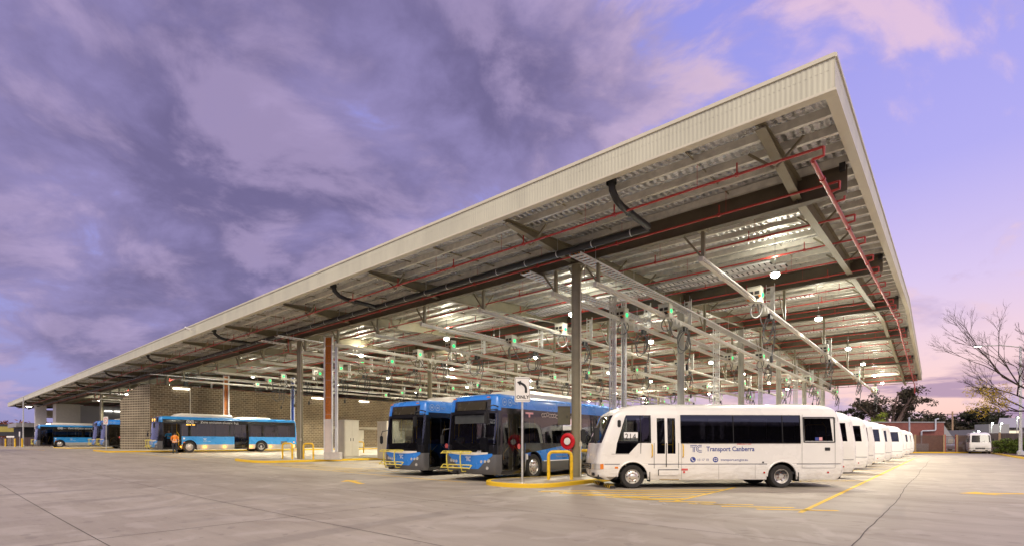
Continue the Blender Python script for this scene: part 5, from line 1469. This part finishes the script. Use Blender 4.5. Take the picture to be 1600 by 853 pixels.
def brickhouse():
    r = thing('brick_building', 'long brown blockwork depot building behind the electric bus', 'building', (0, 0, 0)); z0 = .55; zt = 7.05
    m = MB(); m.bb((-64, 14.6, z0), (-58.0, 52, zt)); m.build('wall', M_brick, r)
    m = MB(); m.add([(-61.9, 13.1, z0), (-58.02, 14.58, z0), (-58.02, 14.58, zt - .02), (-59.6, 13.98, zt - .15), (-61.9, 13.1, 5.5)], [(0, 1, 2, 3, 4)]); m.add([(-61.98, 13.3, z0), (-58.10, 14.78, z0), (-58.10, 14.78, zt - .02), (-59.68, 14.18, zt - .15), (-61.98, 13.3, 5.5)], [(4, 3, 2, 1, 0)])
    m.add([(-61.9, 13.1, z0), (-61.9, 13.1, 5.5), (-61.98, 13.3, 5.5), (-61.98, 13.3, z0)], [(0, 1, 2, 3)]); m.add([(-61.9, 13.1, 5.5), (-59.6, 13.98, zt - .15), (-59.68, 14.18, zt - .15), (-61.98, 13.3, 5.5)], [(0, 1, 2, 3)]); m.build('screen_wall', M_breeze, r, smooth=0)
    m = MB(); m.bb((-57.99, 33.2, 3.12), (-57.90, 52, 3.42)); m.build('lintel_band', mat('lintel_stone', (.42, .37, .28), .7), r)
    m = MB(); m.bb((-57.995, 33.9, z0), (-56.6, 35.2, 3.1)); m.build('brick_pier', M_brick, r)
    for y, w in ((32.6, 1.0), (36.3, 1.9), (43.4, 1.5), (48.5, 1.4)):
        m = MB(); m.bb((-57.99, y, .82), (-57.94, y + w, 3.0)); d = m.build('door', M_cream, r); m = MB(); m.box((-57.92, y + w - .12, 1.8), (.05, .05, .18)); m.build('handle', M_black, d)
        if w > 1.8: m = MB(); m.bb((-57.937, y + .15, 2.2), (-57.93, y + .6, 2.5)); m.build('door_notice', M_vent, d)
    for y in (18, 29.5): m = MB(); m.bb((-57.98, y - .04, .8), (-57.9, y + .04, 6.9)); m.build('downpipe', M_cream, r)
    for y in (16.5, 31.0, 37.5): m = MB(); m.bb((-57.98, y, 6.72), (-57.82, y + 1.4, 6.84)); m.build('tube_light', M_tube, r)
brickhouse()
# grey clad hall and white portal at the left end
M_clad = mat('grey_wall_cladding', (.30, .30, .31), .5, 0, .04, .5); M_dull = mat('dull_roof_sheet', (.30, .29, .30), .5, 0, .1)
r = thing('cladding_hall', 'pale grey clad workshop hall closing the left end of the depot', 'building'); m = MB(); m.bb((-121, 19.2, .4), (-118, 44, 8.0)); m.build('wall', M_clad, r); m = MB(); m.bb((-121, 15.9, .4), (-117.9, 19.19, 8.2)); m.build('pale_wall', mat('cream_wall', (.50, .48, .42), .5, 0, .05), r)
m = MB()
for y in range(20, 44): m.bb((-117.999, y, .6), (-117.97, y + .05, 7.9))
m.build('wall_ribs', M_clad, r); r.children[-1]['kind'] = 'stuff'
m = MB(); m.bb((-117.998, 27, .7), (-117.93, 31, 5)); m.build('roller_door', M_galv, r)
for y in (23.2, 24.6): m = MB(); m.box((-117.9, y, 7.2), (.1, 1.1, .12)); m.build('tube_light', M_tube, r)
r = thing('portal_frame', 'white portal entrance with cream soffit left of the workshop hall', 'portal'); 
m = MB(); m.bb((-131, 14.6, .5), (-130, 16.2, 8.4)); m.build('pillar', M_white, r); m = MB(); m.bb((-131, 20.4, .5), (-130, 21.4, 8.4)); m.build('pillar', M_white, r); m = MB(); m.bb((-132, 14.5, 8.41), (-129.8, 21.6, 9.3)); m.bb((-140, 16.3, 6.4), (-131.2, 20.3, 7.6), 1); m.build('beam', [M_white, M_cream], r)
m = MB(); m.bb((-150, 12.6, 4.4), (-136, 30, 5.2)); m.bb((-149, 13.5, .5), (-137, 29, 4.39), 1); q = m.build('low_office', [M_dull, M_dark], None); tag(q, 'low dark office with a grey flat roof behind the white portal', 'building')
def litpole(X, Z, H, lab, arm=None, lamp=False, r=.09, grp=None):
    a, b = C(X, Z); o = thing('light_pole', lab, 'light pole', (a, b, g(a)), 0, grp); m = MB(); m.tube([(0, 0, 0), (0, 0, H)], r, 8, r2=r * .6); m.lathe([(r * 2, 0), (r * 1.6, .3), (r, .35)], 'z', (0, 0, 0), 8); m.build('pole', M_galv, o)
    if arm is not None:
        dx, dy = RX * arm, RY * arm; m = MB(); m.tube([(0, 0, H - .2), (dx * .5, dy * .5, H + .05), (dx, dy, H + .1)], .06, 6); m.build('arm', M_galv, o)
        m = MB(); m.box((dx, dy, H + .08), (.8, .4, .14), 0, math.atan2(dy, dx)); h = m.build('lamp_head', M_galv, o); m = MB(); m.box((dx, dy, H - .005), (.6, .3, .03), 0, math.atan2(dy, dx)); m.build('lens', M_lens, h)
    return o
litpole(-72.5, 75, 7.5, 'tall plain light pole at the far left roof end'); litpole(-78.3, 81, 6.4, 'far left street light with a lit lamp on a short arm', .9, True)
litpole(-92, 100, 4.4, 'small lit lamp post far left near the portal', .3, True)
# far left: fence, bollards, low buildings, trees
q = MB(); a0 = C(-112, 104); a1 = C(-72, 82); 
for t in range(21):
    p = Vector((a0[0] + (a1[0] - a0[0]) * t / 20, a0[1] + (a1[1] - a0[1]) * t / 20, 0)); q.bar(p + Vector((0, 0, .6)), p + Vector((0, 0, 2.3)), .1)
for k in range(9): q.bar((a0[0], a0[1], .85 + .17 * k), (a1[0], a1[1], .85 + .17 * k), .02, .15)
tag(q.build('slat_fence', mat('brown_slat', (.06, .035, .03), .7), None, smooth=0), 'dark brown slatted boundary fence at the far left', 'fence')
for i, (x, Z) in enumerate(((8.6, 84), (23.5, 80), (34.8, 74.5))):
    a, b = C((x - 800) / 790 * Z, Z); m = MB(); m.tube([(0, 0, 0), (0, 0, 1.25)], .11, 10); m.lathe([(.11, 1.25), (.08, 1.3), (0, 1.31)], 'z', (0, 0, 0), 10); q = m.build('bollard', M_yelp); q.location = (a, b, g(a)); tag(q, f'yellow bollard, {ORD[i]} from the left at the far left fence', 'bollard', 'yellow bollards at the far left')
def simple_house(name, X0, X1, Z, d, z0, h, m_w, lab, roof=None, win=0):
    r = thing(name, lab, 'building'); m = MB(); c = [C(X0, Z), C(X1, Z), C(X1, Z + d), C(X0, Z + d)]; m.prism(c, z0, h, 'z'); m.build('wall', m_w, r, smooth=0)
    e = [C(X0 - .4, Z - .4), C(X1 + .4, Z - .4), C(X1 + .4, Z + d + .4), C(X0 - .4, Z + d + .4)]; m = MB(); m.prism(e, h + .002, h + .35, 'z'); m.build('roof', roof or M_dull, r, smooth=0)
    for k in range(win):
        x = X0 + (X1 - X0) * (k + .5) / win; w = (X1 - X0) / win * .35; p = [C(x - w, Z - .03), C(x + w, Z - .03), C(x + w, Z), C(x - w, Z)]; m = MB(); m.prism(p, h * .45, h * .75, 'z'); m.build('window', MATS.get('lit_window') or mat('lit_window', (.6, .55, .4), .4, 0, 0, emit=(1.0, .85, .55), estr=1.1), r, smooth=0)
    return r
simple_house('low_building', -128, -94, 128, 12, .5, 4.2, M_white, 'low white building far left beyond the slatted fence', None, 0)
simple_house('grey_shed', -66.5, -56, 88, 6, .5, 3.1, M_clad, 'small grey shed behind the far left light poles')
r = thing('billboard', 'dark framed notice board on posts at the left picture edge', 'sign board', (*C(-112, 112), .5), math.atan2(RY, RX)); m = MB(); m.bar((-2, 0, 0), (-2, 0, 4.9), .2); m.bar((2, 0, 0), (2, 0, 4.9), .2); m.build('posts', M_black, r); m = MB(); m.box((0, -.1, 3.6), (4.6, .15, 2.6)); m.box((0, -.19, 3.8), (3.6, .02, 1.2), 1); m.build('panel', [M_black, mat('olive_panel', (.30, .25, .05), .6)], r)

# ------------------------------------------------------------------ right background
def fence_run(name, X0, X1, Z0, Z1, h, m_p, lab, gap=.13, pw=.06, post=2.6, board=False):
    r = thing(name, lab, 'fence'); m = MB(); n = int((X1 - X0) / gap)
    for i in range(n):
        t = i / n; a, b = C(X0 + (X1 - X0) * t, Z0 + (Z1 - Z0) * t)
        m.bar((a, b, .15), (a, b, h), pw if not board else gap * .92, .02 if board else pw, 0, (-RX, -RY, 0))
    a, b = C(X0, Z0 + .05); c, d = C(X1, Z1 + .05)
    for z in (.35, h - .25): m.bar((a, b, z), (c, d, z), .04, .05)
    m.build('panel', m_p, r, smooth=0); k = int((X1 - X0) / post)
    for i in range(k + 1):
        t = i / k; a, b = C(X0 + (X1 - X0) * t, Z0 + (Z1 - Z0) * t - .08); m = MB(); m.bar((a, b, 0), (a, b, h + .08), .22, .22); m.build('post', MATS.get('fence_post') or mat('fence_post', (.33, .22, .13), .6), r, smooth=0)
    return r
M_fbr = mat('brown_fence_paint', (.14, .085, .06), .6); M_ftim = mat('grey_timber', (.17, .14, .125), .75, 0, .2, 2, stretch=(4, 4, .4))
fence_run('bar_fence', 49.5, 57.2, 67, 67, 2.35, M_fbr, 'brown steel bar fence in front of the red brick building')
fence_run('bar_fence', 58.9, 61.6, 67, 67, 2.35, M_fbr, 'brown steel bar fence between red gate and lone coach')
fence_run('timber_fence', 62.6, 80, 68, 68, 2.65, M_ftim, 'weathered grey timber paling fence right of the lone coach', .16, .1, 2.9, True)
r = thing('red_gate', 'red framed steel gate in the far brown fence', 'gate', (*C(57.35, 67), 0), math.atan2(RY, RX)); m = MB()
M_gr = mat('gate_red', (.42, .05, .05), .5)
for x in (0, 1.5): m.bar((x, 0, 0), (x, 0, 2.45), .16)
m.build('posts', M_gr, r); m = MB()
for z in (.3, 1.25, 2.2): m.bar((.09, 0, z), (1.41, 0, z), .06)
for k in range(8): m.bar((.2 + .155 * k, 0, .3), (.2 + .165 * k, 0, 2.2), .03)
m.build('leaf', M_fbr, r); m = MB(); m.box((.75, -.06, 1.6), (.6, .03, .5)); m.build('notice', mat('dull_notice', (.3, .27, .25), .6), r)
for i, (X0, X1, zz, z1) in enumerate(((48, 61.5, 66.2, 66.2), (61.2, 37.5, 64.8, 35.5))):
    m = MB(); e = [C(X0, zz), C(X1, z1), C(X1 + i * .5, z1 + .3), C(X0 + i * .3, zz + .3)]; m.prism(e, -.1, .16, 'z'); tag(m.build('far_kerb', M_yelk, None, smooth=0), kind='structure')
m = MB(); e = [C(46, 66.55), C(61.4, 66.55), C(61.7, 65.0), C(38.2, 35.7), C(95, 35.7), C(150, 140), C(40, 140)]; m.prism(e, -.2, .12, 'z'); tag(m.build('far_verge', mat('bark_mulch', (.09, .055, .04), .9, 0, .4, 3, bump=.5), None, smooth=0), kind='structure')
M_redbrick = brick_mat('red_brick', (.20, .055, .045), (.26, .075, .06), (.28, .16, .13), 1.0, .48, .17, .012)
r = thing('red_brick_building', 'flat roofed red brick building with a pale pipe behind the fence', 'building')
def sw(name, X0, X1, Z0, d, z0, h, m_, par): m = MB(); m.prism([C(X0, Z0), C(X1, Z0), C(X1, Z0 + d), C(X0, Z0 + d)], z0, h, 'z'); return m.build(name, m_, par, smooth=0)
sw('wall', 60.41, 73.5, 86, 14, 0, 4.75, M_redbrick, r); sw('roof', 55.9, 73.6, 85.9, 14.2, 4.752, 4.92, M_dull, r); sw('upper_wall', 48, 60.4, 86.6, 8, 0, 4.75, M_redbrick, r)
m = MB(); a, b = C(74.52, 86.5); p0 = [C(73.55, 86.2), C(75.6, 86.2)]
m.add([(*p0[0], 0), (*p0[1], 0), (*p0[1], 1.6), (*p0[0], 4.5)], [(0, 1, 2, 3)]); p1 = [C(73.55, 96), C(75.6, 96)]; m.add([(*p1[0], 0), (*p1[1], 0), (*p1[1], 1.6), (*p1[0], 4.5)], [(3, 2, 1, 0)]); m.add([(*p0[0], 4.5), (*p0[1], 1.6), (*p1[1], 1.6), (*p1[0], 4.5)], [(0, 1, 2, 3)]); m.build('lean_to', M_clad, r, smooth=0)
m = MB(); z = 3.3
def c3(X, Z, z): a, b = C(X, Z); return (a, b, z)
m.tube([c3(69.4, 85.7, 0), c3(69.4, 85.7, 3.2), c3(69.6, 85.7, 3.35), c3(71.6, 85.7, 3.4), c3(71.8, 85.7, 3.6), c3(71.8, 85.7, 5.3), c3(72.3, 85.7, 5.4)], .13, 8); m.build('flue_pipe', mat('pale_pipe', (.42, .45, .52), .4, .2), r)
m = MB(); m.tube([c3(66.4, 84.5, 0), c3(66.4, 84.5, 5.6)], .12, 8); m.build('vent_stack', MATS['pale_pipe'], r)
m = MB()
for i, (X0, w) in enumerate(((56.0, .9), (57.4, 1.9))):
    p = [C(X0, 72), C(X0 + w, 72), C(X0 + w, 73), C(X0, 73)]; q = MB(); q.prism(p, .12, 1.25, 'z'); q.prism([C(X0 + .1, 71.96), C(X0 + w - .1, 71.96), C(X0 + w - .1, 71.99), C(X0 + .1, 71.99)], .3, 1.1, 'z'); tag(q.build('metal_bin', MATS['pale_pipe'], None, smooth=0), ['pale metal bin behind the fence, left one', 'wide pale metal bin behind the fence, right one'][i], 'bin', 'metal bins behind the bar fence')
r = thing('warehouse', 'lit white warehouse far right with a sloping grey roof', 'building'); sw('wall', 95.5, 118, 100, 20, 0, 4.0, M_clad, r)
m = MB(); m.add([(*C(95, 99), 4.02), (*C(119, 99), 4.02), (*C(129, 112), 6.5), (*C(108, 112), 6.5)], [(0, 1, 2, 3)]); m.add([(*C(95, 99), 4.3), (*C(119, 99), 4.3), (*C(129, 112), 6.8), (*C(108, 112), 6.8)], [(3, 2, 1, 0)]); m.build('roof', M_dull, r, smooth=0)
for k in range(4): sw('window', 96 + 5.6 * k, 100.6 + 5.6 * k, 99.9, .09, 2.3, 3.7, MATS.get('lit_window') or mat('lit_window', (.6, .55, .4), .4, 0, 0, emit=(1.0, .85, .55), estr=1.1), r)
sw('porch', 91.5, 95.4, 97, 3, 0, 4.9, M_clad, r)
# parked car beyond the fence
r = thing('parked_car', 'grey car parked beyond the bar fence, seen through the bars', 'car', (*C(67.9, 76), .12), math.atan2(RY, RX)); m = MB()
m.prism([(-2.1, .25), (-2.1, .75), (-1.95, .9), (-1.2, .95), (-.7, 1.4), (.9, 1.42), (1.6, .98), (2.05, .85), (2.1, .3)], -.85, .85, 'y'); m.build('body', mat('car_grey', (.35, .35, .36), .3, .3, .05, coat=.5), r, bevel=.05)
m = MB(); m.prism([(-1.05, .97), (-.65, 1.34), (.82, 1.36), (1.35, .99)], -.86, -.852, 'y'); m.build('side_window', M_gloss, r, smooth=0)
for x in (-1.3, 1.3):
    for s in (-1, 1): m = MB(); m.lathe([(.0, 0), (.2, 0), (.31, .02), (.32, -.04), (.32, -.18), (0, -.18)], 'y', (x, s * .87 + .09, .32), 18); m.build('wheel', M_rubber, r)
# power pole and floodlights
a, b = C(102.8, 118); r = thing('power_pole', 'timber power pole in front of the dark trees', 'pole', (a, b, 0)); m = MB(); m.tube([(0, 0, 0), (0, 0, 8.6)], .22, 8, r2=.15); m.build('pole', MATS['fence_post'], r); m = MB(); m.bar((-1.2 * RX, -1.2 * RY, 8.0), (1.2 * RX, 1.2 * RY, 8.0), .14); m.build('crossarm', MATS['fence_post'], r)
for k, (z0, z1) in enumerate(((7.9, 8.3), (5.9, 6.2))):
    m = MB(); m.tube([(*C(50, 120), z0 + 2), (*C(80, 119), z0 + .3), (*C(102.8, 118), z0), (*C(118, 116), z0 + .2), (*C(140, 112), z1 + 1.2)], .035, 4); tag(m.build('power_line', M_dark), ['upper power line crossing in front of the dark trees', 'lower power line crossing in front of the dark trees'][k], 'power line', 'power lines at the right')
FL = bpy.data.lights.new('flood_glow', 'POINT'); FL.energy = 260; FL.color = (.85, 1.0, .80); FL.shadow_soft_size = .2
M_flood = mat('flood_lens', (1, 1, 1), .3, 0, 0, emit=(.86, 1.0, .78), estr=40.0)
for i, (x, y, Z) in enumerate(((1549, 660.5, 88), (1563, 661.5, 88), (1589, 651.5, 84), (1521, 675.5, 92), (1527.5, 673.5, 92))):
    X = (x - 800) / 790 * Z; a, b = C(X, Z); H = 1.45 + (690 - y) * Z / 790
    r = thing('floodlight', f'{["left of the twin", "right of the twin", "high", "left small", "right small"][i]} lit floodlight{["s over the timber fence", "s over the timber fence", " beside the bare tree", " above the lone coach", " above the lone coach"][i]}', 'floodlight', (a, b, 0), math.atan2(RY, RX), 'lit floodlights at the right')
    m = MB(); m.tube([(0, 0, 0), (0, 0, H)], .06, 6); m.build('pole', M_galv, r); m = MB(); m.box((0, -.1, H), (.40, .25, .28)); m.build('housing', M_black, r); m = MB(); m.box((0, -.24, H), (.30, .02, .18)); m.build('lens', M_flood, r)
    l = bpy.data.objects.new('flood_glow', FL); COL.objects.link(l); l.parent = r; l.location = (0, -.5, H)
a, b = C((1594.5 - 800) / 790 * 52, 52); r = thing('street_light', 'tall grey street light with a long arm beside the bare tree', 'street light', (a, b, .1), math.atan2(RY, RX)); H = 1.45 + 148 * 52 / 790
m = MB(); m.tube([(0, 0, 0), (0, 0, H)], .15, 10, r2=.09); m.lathe([(.3, 0), (.28, .4), (.16, .5)], 'z', (0, 0, 0), 10); m.build('pole', M_galv, r); m = MB(); m.tube([(0, 0, H - .1), (-2, 0, H + .1), (-4.1, 0, H + .05)], .06, 8); m.build('arm', M_galv, r); m = MB(); m.box((-4.4, 0, H + .03), (.8, .32, .14)); h = m.build('lamp_head', M_galv, r); m = MB(); m.box((-4.4, 0, H - .05), (.5, .24, .02)); m.build('lens', M_lens, h)

# ------------------------------------------------------------------ plants
def leaf_mat(name, c1, c2, tr=.25):
    m = bpy.data.materials.new(name); m.use_nodes = True; T = NT(m.node_tree); b = T.n['Principled BSDF']
    n = T.noise(T.new('ShaderNodeTexCoord').outputs['Object'], .8, 3, .6)
    T.put(b.inputs['Base Color'], T.mix(T.step(n, .35, .65), c1, c2)); b.inputs['Roughness'].default_value = .6; b.inputs['Specular IOR Level'].default_value = .25
    return m
M_gum = leaf_mat('gum_leaves', (.035, .030, .018), (.07, .055, .03)); M_gum2 = leaf_mat('dark_leaves', (.022, .026, .014), (.045, .045, .022)); M_lime = leaf_mat('lit_leaves', (.13, .19, .02), (.22, .26, .03)); M_hedge = leaf_mat('hedge_leaves', (.07, .11, .015), (.15, .19, .03)); M_yleaf = leaf_mat('yellow_leaves', (.30, .20, .02), (.40, .30, .04)); M_rust = leaf_mat('rust_leaves', (.16, .04, .03), (.22, .08, .03))
M_bark = mat('pale_bark', (.22, .15, .12), .8, 0, .25, 3); M_barkd = mat('dark_bark', (.08, .055, .045), .85, 0, .25, 3)
def leaves(mb, c, rad, n, s, rr, flat=.7):
    for _ in range(n):
        u = Vector((rr.gauss(0, 1), rr.gauss(0, 1), rr.gauss(0, 1))).normalized() * (rr.random() ** .45)
        p = Vector(c) + Vector((u.x * rad, u.y * rad, u.z * rad * flat))
        d1 = Vector((rr.uniform(-1, 1), rr.uniform(-1, 1), rr.uniform(-1, .4))).normalized(); d2 = d1.orthogonal().normalized(); d2 = (Matrix.Rotation(rr.uniform(0, 6.28), 3, d1) @ d2)
        k = s * rr.uniform(.6, 1.3); mb.add([p - d1 * k, p + d2 * k * .35, p + d1 * k, p - d2 * k * .35], [(0, 1, 2, 3)])
def tree(name, X, Z, H, spread, seed, m_l, m_b, lab, grp=None, n=70, leaf=.42, nl=34, trunk=.35, fork=.35, crown_lo=.42, lean=0.0, puff=.16, cat='tree'):
    rr = random.Random(seed); a, b = C(X, Z); r = thing(name, lab, cat, (a, b, g(a) * .9), 0, grp); w = MB(); L = MB()
    top = Vector((lean * RX, lean * RY, H * fork)); w.tube([(0, 0, -.1), (lean * RX * .3, lean * RY * .3, H * fork * .5), top], trunk, 8, r2=trunk * .75)
    tips = []
    for k in range(9):
        az = 2 * PI * (k + rr.uniform(-.35, .35)) / 9; el = rr.uniform(.25, 1.15); l = H * (1 - fork) * rr.uniform(.65, 1.0)
        d = Vector((math.cos(az) * math.cos(el) * spread, math.sin(az) * math.cos(el) * spread, 0)) + Vector((0, 0, math.sin(el) * l))
        mid = top + d * .5 + Vector((rr.uniform(-.4, .4), rr.uniform(-.4, .4), rr.uniform(-.2, .5))); end = top + d
        w.tube([top - Vector((0, 0, rr.uniform(0, H * fork * .25))), mid, end], trunk * .42, 6, r2=trunk * .08); tips += [mid, end]
        for j in range(4):
            q = top.lerp(end, rr.uniform(.45, 1)) if j % 2 else mid; e = q + Vector((rr.uniform(-1, 1), rr.uniform(-1, 1), rr.uniform(-.1, .8))) * spread * .33
            w.tube([q, q.lerp(e, .5) + Vector((0, 0, .12)), e], trunk * .13, 4, r2=trunk * .04); tips.append(e)
    for k in range(n):
        t = rr.choice(tips) + Vector((rr.gauss(0, .35), rr.gauss(0, .35), rr.gauss(0, .25))) * spread * .22
        if t.z < H * crown_lo: continue
        leaves(L, t, spread * puff * rr.uniform(.6, 1.5), nl, leaf, rr)
    w.build('trunk', m_b, r); L.build('crown', m_l, r, smooth=0, recalc=False)
    return r
tree('gum_tree', 70.5, 94, 13.3, 7.2, 5, M_gum, M_bark, 'tall open gum tree with pale trunk behind the red brick building', n=150, nl=34, leaf=.30, trunk=.75, fork=.30, crown_lo=.30, puff=.13)
tree('dense_tree', 65.4, 98, 8.6, 3.4, 12, M_gum2, M_barkd, 'rounded dark tree left of the gum tree, over the coaches', n=120, nl=40, leaf=.3, puff=.2)
tree('lit_tree', 62.6, 88, 6.9, 2.8, 13, M_lime, M_barkd, 'small bright green tree lit from below beside the gum', n=70, nl=36, leaf=.26, puff=.24, fork=.25)
tree('dark_tree', 82, 102, 8.2, 4.2, 21, M_gum2, M_barkd, 'dark tree low on the right side of the gum tree', n=120, nl=36, leaf=.3, puff=.22, fork=.25, crown_lo=.3)
for i, (X, Z, H, S, lab) in enumerate(((107, 128, 9.6, 7.0, 'broad dark tree left of the power pole'), (114, 130, 8.4, 6.0, 'low dark tree behind the power pole'), (121.5, 132, 7.6, 6.0, 'lowest dark tree beyond the lone coach'), (114, 122, 10.4, 5.0, 'tall dark tree above the floodlights'), (126, 128, 7.6, 5.5, 'dark tree behind the warehouse roof'), (104, 132, 8.2, 6, 'dark tree right behind the red brick building'))):
    tree('dark_tree', X, Z, H, S, 31 + i, M_gum2 if i % 2 else M_gum, M_barkd, lab, 'dark trees beyond the far fence', n=170, nl=32, leaf=.42, puff=.19, fork=.22, crown_lo=.22, trunk=.45)
for i, (X, Z, H, lab) in enumerate(((-148, 150, 7.4, 'rusty red tree left of the far street light'), (-142, 150, 6.9, 'rusty red tree behind the far left light pole'), (-129, 142, 6.0, 'rusty red shrub tree next to the portal'))):
    tree('rust_tree', X, Z, H, 5.5, 51 + i, M_rust, M_barkd, lab, 'rust coloured trees at the far left', n=70, nl=26, leaf=.5, puff=.28, fork=.2, crown_lo=.15)
for i, (x, h, w) in enumerate(((1561, 1.55, .75), (1572, 1.75, .85), (1583.5, 1.35, .6), (1593, 1.8, .85), (1604, 1.5, .9))):
    Z = 60 - i * .8; X = (x - 800) / 790 * Z; a, b = C(X, Z); rr = random.Random(70 + i); r = thing('shrub', f'{ORD[i]} green shrub from the left along the right hand kerb', 'shrub', (a, b, .1), 0, 'green shrubs along the right kerb')
    w_ = MB(); L = MB()
    for k in range(7): e = Vector((rr.uniform(-.5, .5) * w, rr.uniform(-.5, .5) * w, h * rr.uniform(.6, .95))); w_.tube([(0, 0, 0), e * .5, e], .03, 5, r2=.01)
    for k in range(26):
        z = h * rr.uniform(.1, .95); q = w * (1 - .45 * z / h); leaves(L, (rr.uniform(-q, q) * .8, rr.uniform(-q, q) * .8, z), .34, 40, .11, rr)
    w_.build('stems', M_barkd, r); L.build('foliage', M_hedge, r, smooth=0, recalc=False)
def bare_tree():
    rr = random.Random(9); a, b = C(48.6, 45); r = thing('bare_tree', 'half bare tree at the right picture edge with a few yellow leaves', 'tree', (a, b, .1)); w = MB(); L = MB()
    r_ = Vector((RX, RY, 0)); f_ = Vector((FX, FY, 0))
    def br(p, d, l, rad, dep):
        q = p + d * l * .5 + Vector((0, 0, rr.uniform(-.03, .08) * l)); e = p + d * l
        w.tube([p, q, e], rad, 5 if dep > 1 else 4, r2=rad * .55)
        if dep == 0: return
        for k in range(3 if dep > 1 else 4):
            t = 1.0 if k == 0 else rr.uniform(.35, 1.0); s = p.lerp(e, t)
            nd = (d + r_ * rr.uniform(-.75, .55) + f_ * rr.uniform(-.6, .6) + Vector((0, 0, rr.uniform(-.25, .6)))).normalized(); br(s, nd, l * rr.uniform(.5, .75), rad * (.56 if dep > 3 else .62), dep - 1)
        if e.z < 6.3 and dep == 1 and rr.random() < .5:
            leaves(L, e + Vector((rr.gauss(0, .4), rr.gauss(0, .4), rr.gauss(0, .3))), .45, 16, .09, rr)
    w.tube([(0, 0, -.1), (.1, 0, 2.2), (.0, .1, 5.2)], .24, 9, r2=.16)
    for dx, dz, l in ((-1.0, .35, 3.4), (-.85, .75, 3.9), (-.5, 1.1, 3.8), (.3, 1.1, 3.6), (.8, .7, 3.2), (-1.0, .06, 2.9), (.1, 1.3, 4.2)):
        d = (r_ * dx + f_ * rr.uniform(-.5, .5) + Vector((0, 0, dz))).normalized(); br(Vector((0, .1, 4.3 + rr.uniform(-.8, 1.0))), d, l * 1.17, .115, 6)
    w.build('branches', mat('grey_bark', (.035, .024, .022), .8, 0, .2), r); L.build('leaves', M_yleaf, r, smooth=0, recalc=False)
bare_tree()
for o in list(COL.objects):
    if 'vent_stack' in o.name and o.parent is None: pass

# ------------------------------------------------------------------ unseen dark shed and hall, added for the coach and bus glass to mirror
r = thing('unseen_shed', 'long dark unseen shed added across the yard for windows to mirror', 'building'); m = MB(); m.prism([C(-90, -34), C(75, -34), C(75, -50), C(-90, -50)], -.1, 11.2, 'z'); m.build('wall', mat('unseen_wall_dark', (.06, .055, .055), .6), r, smooth=0)
m = MB(); m.prism([C(-91, -33), C(76, -33), C(76, -51), C(-91, -51)], 11.201, 11.7, 'z'); m.build('roof', M_dull, r, smooth=0)

r = thing('added_dark_hall', 'tall dark unseen block added left of the yard to darken windscreen reflections', 'building', (-47, -22, -.1), R(-42)); m = MB(); m.bb((-24, -5, 0), (24, 5, 13)); m.build('wall', MATS['unseen_wall_dark'], r, smooth=0); m = MB(); m.bb((-24.5, -5.5, 13.002), (24.5, 5.5, 13.5)); m.build('roof', M_dull, r, smooth=0)  # added out of view, only to darken what the bus windscreens reflect
